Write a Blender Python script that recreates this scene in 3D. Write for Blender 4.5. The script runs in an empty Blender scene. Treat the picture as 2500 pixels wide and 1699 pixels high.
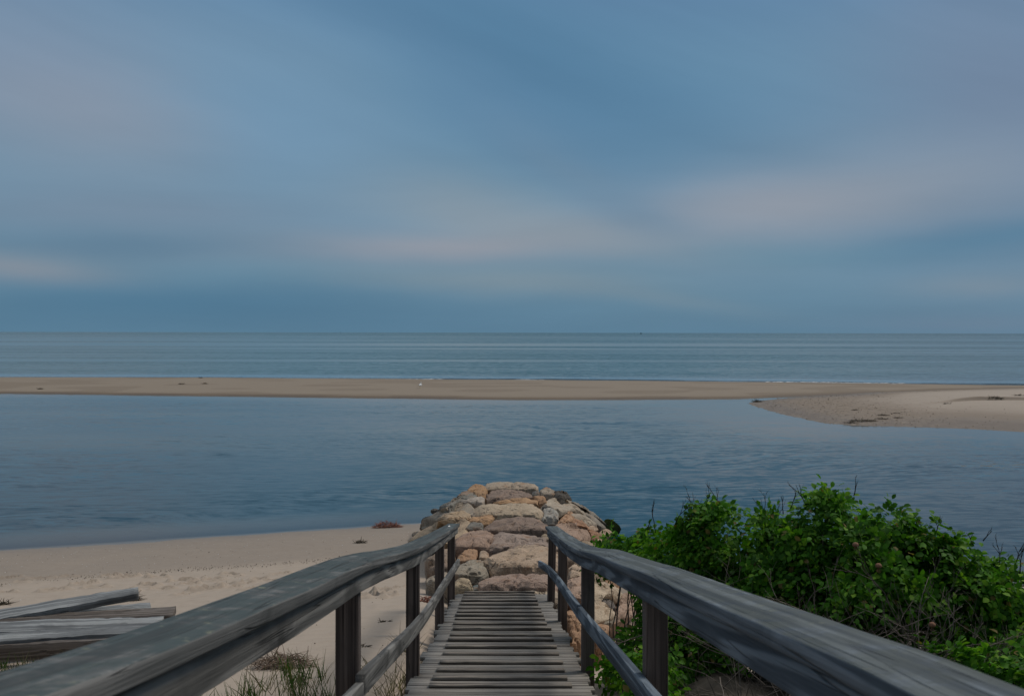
import bpy, bmesh, math, random
import numpy as np
from mathutils import Vector, noise as mnoise

SC = bpy.context.scene
COL = SC.collection
R = math.radians

# ---------------------------------------------------------------- camera
H, F, CX, CY, ROLL = 4.8, 2430.0, 1225.0, 812.0, R(0.09)
cam_d = bpy.data.cameras.new("camera")
cam = bpy.data.objects.new("camera", cam_d)
COL.objects.link(cam)
cam.location = (0, 0, H)
cam.rotation_euler = (R(90), 0, 0)
cam.rotation_mode = 'XYZ'
from mathutils import Matrix
cam.matrix_world = Matrix.Translation((0, 0, H)) @ Matrix.Rotation(R(90), 4, 'X') @ Matrix.Rotation(ROLL, 4, 'Z')
cam_d.sensor_width = 36.0
cam_d.lens = F / 2500.0 * 36.0
cam_d.shift_x = (1250 - CX) / 2500.0
cam_d.shift_y = (CY - 849.5) / 2500.0
cam_d.clip_start = 0.05
cam_d.clip_end = 200000
cam_d.dof.use_dof = True
cam_d.dof.focus_distance = 15.0
cam_d.dof.aperture_fstop = 9.0
SC.camera = cam


def ray(px, py):
    """direction (per metre of y) of the photo pixel, photo = 2500x1699"""
    a, b = px - CX, CY - py
    c, s = math.cos(ROLL), math.sin(ROLL)
    return ((a * c - b * s) / F, (a * s + b * c) / F)


def at(px, py, d):
    u, v = ray(px, py)
    return Vector((u * d, d, H + v * d))


def ground_at(px, py, fn, d0=3.0, d1=120.0, step=0.05):
    u, v = ray(px, py)
    d = d0
    best = None
    while d < d1:
        z = H + v * d
        g = fn(u * d, d)
        if z <= g:
            return Vector((u * d, d, g))
        if best is None or z - g < best[0]:
            best = (z - g, d)
        d += step
    d = best[1]
    return Vector((u * d, d, fn(u * d, d)))


# ---------------------------------------------------------------- node helpers
class NT:
    def __init__(self, tree):
        self.t = tree
        self.t.nodes.clear()

    def n(self, typ, **kw):
        nd = self.t.nodes.new(typ)
        for k, v in kw.items():
            setattr(nd, k, v)
        return nd

    def put(self, sock, v):
        if isinstance(v, bpy.types.NodeSocket):
            self.t.links.new(v, sock)
        elif isinstance(v, (tuple, list)) and len(v) == 3 and sock.type == 'RGBA':
            sock.default_value = (*v, 1)
        else:
            sock.default_value = v

    def m(self, op, a, b=None, c=None, clamp=False):
        nd = self.n('ShaderNodeMath', operation=op)
        nd.use_clamp = clamp
        self.put(nd.inputs[0], a)
        if b is not None:
            self.put(nd.inputs[1], b)
        if c is not None:
            self.put(nd.inputs[2], c)
        return nd.outputs[0]

    def mix(self, f, a, b, blend='MIX'):
        nd = self.n('ShaderNodeMix', data_type='RGBA', blend_type=blend)
        self.put(nd.inputs[0], f)
        self.put(nd.inputs[6], a)
        self.put(nd.inputs[7], b)
        return nd.outputs[2]

    def noise(self, vec, scale=1.0, detail=3.0, rough=0.55, dist=0.0):
        nd = self.n('ShaderNodeTexNoise')
        self.put(nd.inputs['Vector'], vec)
        nd.inputs['Scale'].default_value = scale
        nd.inputs['Detail'].default_value = detail
        nd.inputs['Roughness'].default_value = rough
        nd.inputs['Distortion'].default_value = dist
        return nd.outputs[0]

    def scale(self, vec, s, off=None):
        nd = self.n('ShaderNodeMapping')
        self.put(nd.inputs[0], vec)
        nd.inputs['Scale'].default_value = s
        if off is not None:
            self.put(nd.inputs['Location'], off)
        return nd.outputs[0]

    def rng(self, v, a, b, c=0.0, d=1.0, smooth=True):
        nd = self.n('ShaderNodeMapRange', interpolation_type='SMOOTHSTEP' if smooth else 'LINEAR')
        self.put(nd.inputs[0], v)
        for i, q in enumerate((a, b, c, d)):
            nd.inputs[i + 1].default_value = q
        return nd.outputs[0]

    def bump(self, h, strength, dist, normal=None):
        nd = self.n('ShaderNodeBump')
        self.put(nd.inputs['Height'], h)
        self.put(nd.inputs['Strength'], strength)
        self.put(nd.inputs['Distance'], dist)
        if normal is not None:
            self.put(nd.inputs['Normal'], normal)
        return nd.outputs[0]

    def xyz(self, v):
        nd = self.n('ShaderNodeSeparateXYZ')
        self.put(nd.inputs[0], v)
        return nd.outputs

    def comb(self, x, y, z):
        nd = self.n('ShaderNodeCombineXYZ')
        for i, q in enumerate((x, y, z)):
            self.put(nd.inputs[i], q)
        return nd.outputs[0]


# ---------------------------------------------------------------- world
SUN_EL, SUN_AZ = R(50), R(58)       # azimuth from +Y (ahead), negative = to the left
world = bpy.data.worlds.new("World")
SC.world = world
world.use_nodes = True
w = NT(world.node_tree)


def lin(*c):
    return tuple(((v / 255.0) / 12.92 if v <= 10 else (((v / 255.0) + 0.055) / 1.055) ** 2.4) for v in c)


tc = w.n('ShaderNodeTexCoord')
D = tc.outputs['Generated']
X, Y, Z = w.xyz(D)
az = w.m('ARCTAN2', X, w.m('ABSOLUTE', Y))
el = w.m('ARCSINE', w.m('MINIMUM', w.m('MAXIMUM', Z, -1.0), 1.0))
base_vec = w.comb(w.m('MULTIPLY', az, 3.0), w.m('MULTIPLY', el, 9.0), 0.0)
wn = w.n('ShaderNodeTexNoise')
w.put(wn.inputs['Vector'], base_vec)
wn.inputs['Scale'].default_value = 0.9
wn.inputs['Detail'].default_value = 4
wc = w.n('ShaderNodeSeparateColor')
w.put(wc.inputs[0], wn.outputs[1])
azd = w.m('ADD', az, w.m('MULTIPLY', w.m('SUBTRACT', wc.outputs[0], 0.5), 0.10))
eld = w.m('ADD', el, w.m('MULTIPLY', w.m('SUBTRACT', wc.outputs[1], 0.5), 0.04))


def elev_ramp(stops):
    nd = w.n('ShaderNodeValToRGB')
    w.put(nd.inputs[0], w.m('MULTIPLY', el, 2.5))
    cr = nd.color_ramp
    cr.interpolation = 'EASE'
    while len(cr.elements) < len(stops):
        cr.elements.new(0.5)
    for e, (p, c) in zip(cr.elements, stops):
        e.position = p * 2.5
        e.color = (*c, 1)
    return nd.outputs[0]


col = elev_ramp([(0.0, lin(91, 128, 153)), (0.06, lin(99, 136, 160)), (0.14, lin(109, 145, 170)), (0.24, lin(106, 144, 172)), (0.34, lin(97, 134, 167))])
BLOBS = [  # px, py, rx, ry, rot deg, colour, amount
    (1290, 150, 640, 190, 24, (86, 128, 160), 0.9),
    (1250, 290, 480, 80, 32, (92, 131, 163), 0.5),
    (190, 240, 450, 180, 4, (139, 152, 168), 1.0),
    (60, 60, 330, 200, 0, (126, 146, 171), 0.5),
    (660, 280, 340, 180, 30, (114, 151, 180), 0.75),
    (2430, 230, 330, 360, 0, (116, 133, 158), 0.8),
    (350, 530, 480, 55, 0, (121, 138, 158), 0.6),
    (1150, 520, 300, 90, 10, (133, 151, 165), 0.75),
    (1080, 602, 480, 36, -2, (151, 154, 164), 0.8),
    (1950, 500, 400, 80, -4, (150, 157, 169), 1.0),
    (1470, 470, 260, 60, 34, (110, 140, 164), 0.75),
    (1590, 560, 120, 40, 20, (116, 140, 162), 0.6),
    (2200, 420, 400, 110, 0, (128, 146, 164), 0.45),
    (1420, 575, 420, 40, 7, (140, 152, 163), 0.6),
    (360, 605, 380, 30, 0, (93, 125, 150), 0.7),
    (60, 652, 230, 36, 4, (142, 148, 158), 0.75),
    (2440, 585, 330, 36, -4, (85, 127, 156), 0.8),
    (1900, 620, 300, 30, 0, (96, 136, 159), 0.5),
    (1180, 682, 400, 36, 1, (131, 149, 161), 0.75),
    (1560, 725, 260, 24, 8, (124, 143, 156), 0.4),
    (480, 740, 620, 60, 0, (76, 119, 148), 0.85),
    (2400, 690, 170, 26, 0, (120, 138, 154), 0.6),
    (2400, 790, 260, 22, 0, (107, 130, 153), 0.5),
]
for px, py, rx, ry, rot, c, amt in BLOBS:
    u, v = (px - CX) / F, (CY - py) / F
    a0 = math.atan(u)
    e0 = math.atan(v * math.cos(a0))
    da, de = w.m('SUBTRACT', azd, a0), w.m('SUBTRACT', eld, e0)
    cr_, sr_ = math.cos(R(-rot)), math.sin(R(-rot))
    p = w.m('ADD', w.m('MULTIPLY', da, cr_ * F / rx), w.m('MULTIPLY', de, sr_ * F / rx))
    q = w.m('ADD', w.m('MULTIPLY', da, -sr_ * F / ry), w.m('MULTIPLY', de, cr_ * F / ry))
    s = w.m('ADD', w.m('MULTIPLY', p, p), w.m('MULTIPLY', q, q))
    g = w.m('MULTIPLY', w.m('EXPONENT', w.m('MULTIPLY', s, -1.0)), amt)
    col = w.mix(g, col, lin(*c))
streak = w.noise(w.comb(w.m('MULTIPLY', azd, 2.2), w.m('MULTIPLY', eld, 15.0), 3.0), 1.0, 6, 0.55)
sw = w.noise(w.comb(w.m('ADD', w.m('MULTIPLY', azd, 2.6), w.m('MULTIPLY', eld, 3.4)), w.m('SUBTRACT', w.m('MULTIPLY', eld, 13.0), w.m('MULTIPLY', azd, -4.5)), 7.0), 1.0, 5, 0.5)
streak = w.m('ADD', w.m('MULTIPLY', streak, w.rng(el, 0.30, 0.08)), w.m('MULTIPLY', sw, w.rng(el, 0.08, 0.30)))
gain = w.rng(streak, 0.28, 0.72, 0.89, 1.05, False)
col = w.mix(1.0, col, w.comb(gain, w.m('ADD', 0.12, w.m('MULTIPLY', gain, 0.88)), w.m('ADD', 0.2, w.m('MULTIPLY', gain, 0.8))), 'MULTIPLY')
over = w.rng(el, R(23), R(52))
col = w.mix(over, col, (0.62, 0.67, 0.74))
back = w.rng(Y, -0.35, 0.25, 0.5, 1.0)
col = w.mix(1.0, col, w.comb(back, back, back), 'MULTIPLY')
skyt = w.n('ShaderNodeTexSky', sky_type='NISHITA')
skyt.sun_disc = False
skyt.sun_elevation = SUN_EL
skyt.sun_rotation = SUN_AZ
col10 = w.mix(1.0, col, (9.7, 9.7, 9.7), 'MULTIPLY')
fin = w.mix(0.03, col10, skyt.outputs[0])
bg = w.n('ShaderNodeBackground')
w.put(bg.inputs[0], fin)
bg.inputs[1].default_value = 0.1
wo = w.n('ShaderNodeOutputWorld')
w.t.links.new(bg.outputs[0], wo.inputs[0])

sun_d = bpy.data.lights.new("sun", 'SUN')
sun_d.energy = 1.75
sun_d.angle = R(16)
sun_d.color = (1.0, 0.93, 0.84)
sun = bpy.data.objects.new("sun", sun_d)
COL.objects.link(sun)
sdir = Vector((math.sin(SUN_AZ) * math.cos(SUN_EL), math.cos(SUN_AZ) * math.cos(SUN_EL), math.sin(SUN_EL)))
sun.rotation_euler = sdir.to_track_quat('Z', 'Y').to_euler()

SC.view_settings.view_transform = 'Standard'
SC.view_settings.look = 'None'
SC.view_settings.exposure = 0.0
SC.view_settings.gamma = 1.0
SC.render.engine = 'CYCLES'
SC.cycles.use_denoising = True
SC.cycles.max_bounces = 6
SC.cycles.transparent_max_bounces = 8


# ---------------------------------------------------------------- object helpers
def link(name, me, mat=None, parent=None, smooth=True):
    o = bpy.data.objects.new(name, me)
    COL.objects.link(o)
    if mat is not None:
        me.materials.append(mat)
    if smooth:
        me.polygons.foreach_set('use_smooth', [True] * len(me.polygons))
    if parent is not None:
        o.parent = parent
    return o


def mesh(name, verts, faces):
    me = bpy.data.meshes.new(name)
    me.from_pydata([tuple(v) for v in verts], [], faces)
    me.update()
    return me


def tag(o, label=None, cat=None, group=None, kind=None):
    if label:
        o['label'] = label
    if cat:
        o['category'] = cat
    if group:
        o['group'] = group
    if kind:
        o['kind'] = kind
    return o


def empty(name, loc=(0, 0, 0)):
    o = bpy.data.objects.new(name, None)
    o.empty_display_size = 0.2
    COL.objects.link(o)
    o.location = loc
    return o


class Geo:
    def __init__(self):
        self.v, self.f = [], []

    def add(self, vs, fs):
        b = len(self.v)
        self.v.extend(vs)
        self.f.extend([tuple(i + b for i in f) for f in fs])

    def sweep(self, path, right, up, section, cap=True):
        """section: list of (a,b) offsets along right/up, or one list per path point"""
        n = len(path)
        per = isinstance(section[0][0], (list, tuple))
        k = len(section[0]) if per else len(section)
        vs = []
        for i, p in enumerate(path):
            sec = section[i] if per else section
            for a, b in sec:
                vs.append(Vector(p) + right * a + up * b)
        fs = []
        for i in range(n - 1):
            for j in range(k):
                j2 = (j + 1) % k
                fs.append((i * k + j, i * k + j2, (i + 1) * k + j2, (i + 1) * k + j))
        if cap:
            fs.append(tuple(range(k - 1, -1, -1)))
            fs.append(tuple(range((n - 1) * k, n * k)))
        self.add(vs, fs)

    def tube(self, pts, radii, k=5):
        vs, fs = [], []
        n = len(pts)
        for i, p in enumerate(pts):
            t = (pts[min(i + 1, n - 1)] - pts[max(i - 1, 0)]).normalized()
            a = t.cross(Vector((0.13, 0.31, 0.94)))
            if a.length < 1e-3:
                a = t.cross(Vector((1, 0, 0)))
            a.normalize()
            b = t.cross(a)
            for j in range(k):
                th = 2 * math.pi * j / k
                vs.append(p + (a * math.cos(th) + b * math.sin(th)) * radii[i])
        for i in range(n - 1):
            for j in range(k):
                j2 = (j + 1) % k
                fs.append((i * k + j, i * k + j2, (i + 1) * k + j2, (i + 1) * k + j))
        fs.append(tuple(range(k - 1, -1, -1)))
        fs.append(tuple(range((n - 1) * k, n * k)))
        self.add(vs, fs)

    def build(self, name, mat, parent=None, smooth=False, origin=None):
        vs = self.v
        if origin is not None:
            og = Vector(origin)
            vs = [Vector(v) - og for v in vs]
        o = link(name, mesh(name, vs, self.f), mat, parent, smooth)
        if origin is not None:
            o.location = origin
        return o


def rect(a0, a1, b0, b1, r=0.006, seg=2):
    """rounded rectangle section, counter-clockwise"""
    out = []
    for cx, cy, s in ((a1 - r, b1 - r, 0), (a0 + r, b1 - r, 90), (a0 + r, b0 + r, 180), (a1 - r, b0 + r, 270)):
        for i in range(seg + 1):
            t = R(s + 90 * i / seg)
            out.append((cx + r * math.cos(t), cy + r * math.sin(t)))
    return out


def nz(x, y=0.0, z=0.0):
    return mnoise.noise(Vector((x, y, z)))


def interp(tbl, x):
    xs, ys = zip(*tbl)
    if x <= xs[0]:
        return ys[0] + (ys[1] - ys[0]) / (xs[1] - xs[0]) * (x - xs[0])
    if x >= xs[-1]:
        return ys[-1] + (ys[-1] - ys[-2]) / (xs[-1] - xs[-2]) * (x - xs[-1])
    for i in range(len(xs) - 1):
        if xs[i] <= x <= xs[i + 1]:
            # catmull-rom-like smooth interpolation
            t = (x - xs[i]) / (xs[i + 1] - xs[i])
            h = xs[i + 1] - xs[i]
            m0 = (ys[i + 1] - ys[max(i - 1, 0)]) / (xs[i + 1] - xs[max(i - 1, 0)])
            m1 = (ys[min(i + 2, len(ys) - 1)] - ys[i]) / (xs[min(i + 2, len(xs) - 1)] - xs[i])
            return ((2 * t**3 - 3 * t**2 + 1) * ys[i] + (t**3 - 2 * t**2 + t) * h * m0
                    + (-2 * t**3 + 3 * t**2) * ys[i + 1] + (t**3 - t**2) * h * m1)


# ---------------------------------------------------------------- materials
def new_mat(name):
    m = bpy.data.materials.new(name)
    m.use_nodes = True
    nt = NT(m.node_tree)
    out = nt.n('ShaderNodeOutputMaterial')
    b = nt.n('ShaderNodeBsdfPrincipled')
    nt.t.links.new(b.outputs[0], out.inputs[0])
    return m, nt, b, out


def wood_mat(name, axis, dark, light, lichen=0.0, flong=0.16, lichen_col=(0.12, 0.135, 0.10), stain=0.5, rings=8.0, ring_amt=0.36, warm=0.0, shear=0.0):
    """weathered timber; grain runs along the axis (0,1,2) of the object's own space"""
    m, t, b, out = new_mat(name)
    tcn = t.n('ShaderNodeTexCoord')
    oi = t.n('ShaderNodeObjectInfo')
    off = t.m('MULTIPLY', oi.outputs['Random'], 37.0)
    P = t.n('ShaderNodeVectorMath', operation='ADD')
    t.put(P.inputs[0], tcn.outputs['Object'])
    t.put(P.inputs[1], t.comb(off, off, off))
    P = P.outputs[0]
    if shear:        # the rails run downhill: keep the grain along the board
        qx, qy, qz = t.xyz(P)
        P = t.comb(qx, qy, t.m('ADD', qz, t.m('MULTIPLY', qy, shear)))

    def sc(a, l):
        s = [a, a, a]
        s[axis] = l
        return t.scale(P, s)
    field = t.noise(sc(6.0, flong), 1.0, 2.0, 0.5, 0.1)
    ring = t.m('SINE', t.m('MULTIPLY', field, rings * 6.28))
    ring = t.rng(ring, -0.6, 1.0)
    fibre = t.noise(sc(150.0, 3.0), 1.0, 4.0, 0.6)
    fibre2 = t.noise(sc(45.0, 1.3), 1.0, 3.0, 0.6)
    blot = t.noise(sc(3.2, 1.6), 1.0, 4.0, 0.6, 0.4)
    g = t.m('ADD', t.m('MULTIPLY', ring, ring_amt), t.m('MULTIPLY', fibre, 1.0 - ring_amt))
    g = t.m('ADD', t.m('MULTIPLY', g, 0.65), t.m('MULTIPLY', fibre2, 0.35))
    g = t.rng(g, 0.22, 0.78)
    c = t.mix(g, dark, light)
    st = t.rng(blot, 0.50, 0.72, 0.0, stain)
    c = t.mix(st, c, tuple(v * 0.42 for v in dark))
    bl2 = t.noise(sc(7.0, 2.5), 1.0, 3.0, 0.6)
    c = t.mix(t.rng(bl2, 0.52, 0.75, 0, 0.15), c, tuple(v * 1.25 for v in light))
    if warm:
        c = t.mix(t.rng(blot, 0.2, 0.55, warm, 0.0), c, (0.16, 0.105, 0.075))
    if lichen:
        gn = t.n('ShaderNodeNewGeometry')
        upz = t.rng(t.xyz(gn.outputs['Normal'])[2], 0.55, 0.9)
        ln = t.noise(P, 9.0, 6.0, 0.7)
        lm = t.m('MULTIPLY', t.m('MULTIPLY', t.rng(ln, 0.32, 0.54), upz), lichen)
        c = t.mix(lm, c, lichen_col)
        ln2 = t.noise(P, 30.0, 4.0, 0.7)
        lm2 = t.m('MULTIPLY', t.m('MULTIPLY', t.rng(ln2, 0.56, 0.66), upz), lichen * 0.6)
        c = t.mix(lm2, c, (0.055, 0.065, 0.055))
        ln3 = t.noise(P, 13.0, 5.0, 0.7)
        lm3 = t.m('MULTIPLY', t.m('MULTIPLY', t.rng(ln3, 0.60, 0.70), upz), lichen * 0.8)
        c = t.mix(lm3, c, (0.24, 0.24, 0.16))
    lg = t.noise(sc(17.0, 0.30), 1.0, 3.0, 0.6)
    c = t.mix(t.rng(lg, 0.50, 0.64, 0, 0.55), c, tuple(v * 0.55 for v in dark))
    c = t.mix(t.rng(fibre, 0.5, 0.72, 0, 0.35), c, tuple(v * 0.5 for v in dark))
    ck = t.noise(sc(26.0, 0.5), 1.0, 2.0, 0.5)
    ck = t.rng(t.m('ABSOLUTE', t.m('SUBTRACT', ck, 0.5)), 0.0, 0.02, 1.0, 0.0)
    ck = t.m('MULTIPLY', ck, t.rng(fibre2, 0.42, 0.56))
    c = t.mix(t.m('MULTIPLY', ck, 0.75), c, tuple(v * 0.25 for v in dark))
    t.put(b.inputs['Base Color'], c)
    b.inputs['Roughness'].default_value = 0.82
    b.inputs['Specular IOR Level'].default_value = 0.25
    hgt = t.m('ADD', t.m('MULTIPLY', g, 0.6), t.m('MULTIPLY', fibre, 0.5))
    hgt = t.m('SUBTRACT', hgt, ck)
    t.put(b.inputs['Normal'], t.bump(hgt, 0.7, 0.004))
    return m


M = {}
M['cap_l'] = wood_mat('lichen_grey_rail_top', 1, (0.072, 0.074, 0.072), (0.21, 0.205, 0.195), lichen=0.9, lichen_col=(0.055, 0.074, 0.074), stain=0.6, shear=0.176)
M['board_l'] = wood_mat('sunlit_grey_rail_board', 1, (0.095, 0.092, 0.086), (0.265, 0.255, 0.236), stain=0.95, ring_amt=0.42, rings=9.0, flong=0.3, shear=0.176)  # left boards paler: light on their inner faces put into the colour
M['cap_r'] = wood_mat('weathered_skylit_rail_top', 1, (0.050, 0.064, 0.080), (0.185, 0.212, 0.238), lichen=0.6, lichen_col=(0.098, 0.106, 0.088), stain=0.6, ring_amt=0.5, shear=0.176)  # blue of the sky light put into the timber colour
M['board_r'] = wood_mat('weathered_skylit_rail_board', 1, (0.042, 0.057, 0.075), (0.200, 0.238, 0.275), stain=0.45, ring_amt=0.5, rings=9.0, flong=0.30, shear=0.176)  # right boards bluer: sky light on their inner faces put into the colour
M['post'] = wood_mat('weathered_post', 2, (0.055, 0.043, 0.038), (0.185, 0.147, 0.128), stain=0.5)
M['deck'] = wood_mat('weathered_deck', 0, (0.110, 0.099, 0.087), (0.325, 0.298, 0.262), stain=0.5)
M['cleat'] = wood_mat('weathered_cleat', 0, (0.095, 0.080, 0.067), (0.315, 0.275, 0.23), stain=0.5)
M['board'] = wood_mat('grey_driftboard', 1, (0.13, 0.135, 0.137), (0.36, 0.365, 0.355), stain=0.55, ring_amt=0.35)
M['board_brown'] = wood_mat('brown_driftboard', 1, (0.075, 0.06, 0.05), (0.22, 0.19, 0.165), stain=0.4)


def rock_mat(name='granite'):
    m, t, b, out = new_mat(name)
    tcn = t.n('ShaderNodeTexCoord')
    oi = t.n('ShaderNodeObjectInfo')
    off = t.m('MULTIPLY', oi.outputs['Random'], 91.0)
    P = t.n('ShaderNodeVectorMath', operation='ADD')
    t.put(P.inputs[0], tcn.outputs['Object'])
    t.put(P.inputs[1], t.comb(off, off, off))
    P = P.outputs[0]
    c = oi.outputs['Color']
    big = t.noise(P, 2.6, 4.0, 0.6, 0.6)
    c = t.mix(t.rng(big, 0.50, 0.72, 0, 0.7), c, t.mix(1.0, c, (0.55, 0.53, 0.54), 'MULTIPLY'))
    c = t.mix(t.rng(big, 0.46, 0.28, 0, 0.6), c, t.mix(1.0, c, (1.35, 1.36, 1.38), 'MULTIPLY'))
    iron = t.noise(P, 3.7, 5.0, 0.65)
    c = t.mix(t.rng(iron, 0.54, 0.70, 0, 0.55), c, (0.30, 0.155, 0.075))
    lay = t.noise(t.scale(P, (3.0, 3.0, 24.0)), 1.0, 4.0, 0.6, 0.6)
    c = t.mix(t.rng(lay, 0.56, 0.72, 0, 0.45), c, t.mix(1.0, c, (0.45, 0.43, 0.42), 'MULTIPLY'))
    sp = t.noise(P, 90.0, 2.0, 0.6)
    c = t.mix(t.rng(sp, 0.53, 0.66, 0, 0.75), c, t.mix(1.0, c, (0.35, 0.34, 0.34), 'MULTIPLY'))
    c = t.mix(t.rng(sp, 0.46, 0.33, 0, 0.55), c, t.mix(1.0, c, (1.6, 1.6, 1.6), 'MULTIPLY'))
    mid = t.noise(P, 22.0, 4.0, 0.65)
    c = t.mix(t.rng(mid, 0.55, 0.75, 0, 0.5), c, t.mix(1.0, c, (0.6, 0.57, 0.55), 'MULTIPLY'))
    vo = t.n('ShaderNodeTexVoronoi', feature='DISTANCE_TO_EDGE')
    nd = t.n('ShaderNodeVectorMath', operation='ADD')
    t.put(nd.inputs[0], P)
    nv = t.n('ShaderNodeTexNoise')
    t.put(nv.inputs['Vector'], P)
    nv.inputs['Scale'].default_value = 4.0
    sv = t.n('ShaderNodeVectorMath', operation='SCALE')
    t.put(sv.inputs[0], nv.outputs[1])
    sv.inputs['Scale'].default_value = 0.45
    t.put(nd.inputs[1], sv.outputs[0])
    t.put(vo.inputs['Vector'], nd.outputs[0])
    vo.inputs['Scale'].default_value = 2.0
    crack = t.rng(vo.outputs[0], 0.0, 0.022, 1.0, 0.0)
    crack = t.m('MULTIPLY', crack, t.rng(big, 0.42, 0.55))
    c = t.mix(t.m('MULTIPLY', crack, 0.6), c, (0.04, 0.034, 0.03))
    # weed and wet staining below the tide line (world height)
    gn = t.n('ShaderNodeNewGeometry')
    px, py, pz = t.xyz(gn.outputs['Position'])
    tide = t.m('MULTIPLY', t.rng(t.m('ADD', pz, t.m('MULTIPLY', mid, 0.25)), 0.42, 0.20), t.rng(py, 21.0, 22.5))
    c = t.mix(t.m('MULTIPLY', tide, 0.85), c, (0.035, 0.032, 0.02))
    t.put(b.inputs['Base Color'], c)
    b.inputs['Roughness'].default_value = 0.9
    b.inputs['Specular IOR Level'].default_value = 0.2
    h = t.m('ADD', t.m('MULTIPLY', mid, 0.7), t.m('MULTIPLY', sp, 0.25))
    h = t.m('ADD', h, t.m('MULTIPLY', lay, 0.5))
    h = t.m('SUBTRACT', h, t.m('MULTIPLY', crack, 0.6))
    t.put(b.inputs['Normal'], t.bump(h, 0.75, 0.03))
    return m


M['rock'] = rock_mat()


def sand_mat(name, dry, wet):
    m, t, b, out = new_mat(name)
    gn = t.n('ShaderNodeNewGeometry')
    P = gn.outputs['Position']
    at_ = t.n('ShaderNodeAttribute', attribute_name='wet')  # real wetness, plus the painted shade on the spit's scarp
    wv = at_.outputs['Fac']
    n1 = t.noise(P, 0.9, 5.0, 0.6)
    n2 = t.noise(P, 60.0, 3.0, 0.7)
    n3 = t.noise(P, 6.0, 4.0, 0.6)
    wet_shade_f = t.rng(t.m('ADD', wv, t.m('MULTIPLY', t.m('SUBTRACT', n1, 0.5), 0.25)), 0.0, 1.0, 0, 1, False)
    c = t.mix(wet_shade_f, dry, wet)
    c = t.mix(t.rng(n3, 0.4, 0.75, 0, 0.3), c, t.mix(1.0, c, (0.78, 0.75, 0.72), 'MULTIPLY'))
    c = t.mix(t.rng(n2, 0.55, 0.75, 0, 0.45), c, t.mix(1.0, c, (0.5, 0.47, 0.45), 'MULTIPLY'))
    c = t.mix(t.rng(n2, 0.42, 0.28, 0, 0.35), c, t.mix(1.0, c, (1.35, 1.35, 1.35), 'MULTIPLY'))
    dark_ground = t.n('ShaderNodeAttribute', attribute_name='dark_ground')
    c = t.mix(dark_ground.outputs['Fac'], c, t.mix(t.rng(n3, 0.3, 0.7), (0.05, 0.04, 0.03), (0.15, 0.12, 0.09)))
    peb = t.n('ShaderNodeAttribute', attribute_name='pebble')
    vo = t.n('ShaderNodeTexVoronoi')
    t.put(vo.inputs['Vector'], P)
    vo.inputs['Scale'].default_value = 7.0
    pc = t.n('ShaderNodeSeparateColor')
    t.put(pc.inputs[0], vo.outputs['Color'])
    pcol = t.mix(pc.outputs[0], (0.10, 0.075, 0.055), (0.30, 0.235, 0.17))
    pm = t.m('MULTIPLY', peb.outputs['Fac'], t.rng(t.noise(P, 1.4, 4, 0.6), 0.35, 0.6))
    c = t.mix(pm, c, pcol)
    t.put(b.inputs['Base Color'], c)
    t.put(b.inputs['Roughness'], t.rng(wet_shade_f, 0.5, 1.0, 0.95, 0.55))
    b.inputs['Specular IOR Level'].default_value = 0.2
    h = t.m('ADD', t.m('MULTIPLY', n2, 0.25), t.m('MULTIPLY', n3, 0.9))
    t.put(b.inputs['Normal'], t.bump(h, 0.5, 0.02))
    return m


M['sand'] = sand_mat('beach_sand', (0.385, 0.315, 0.25), (0.225, 0.185, 0.148))
M['sandbar'] = sand_mat('sandbar_sand', (0.262, 0.212, 0.16), (0.13, 0.093, 0.06))
M['spit'] = sand_mat('spit_sand', (0.38, 0.315, 0.255), (0.17, 0.13, 0.095))


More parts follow.
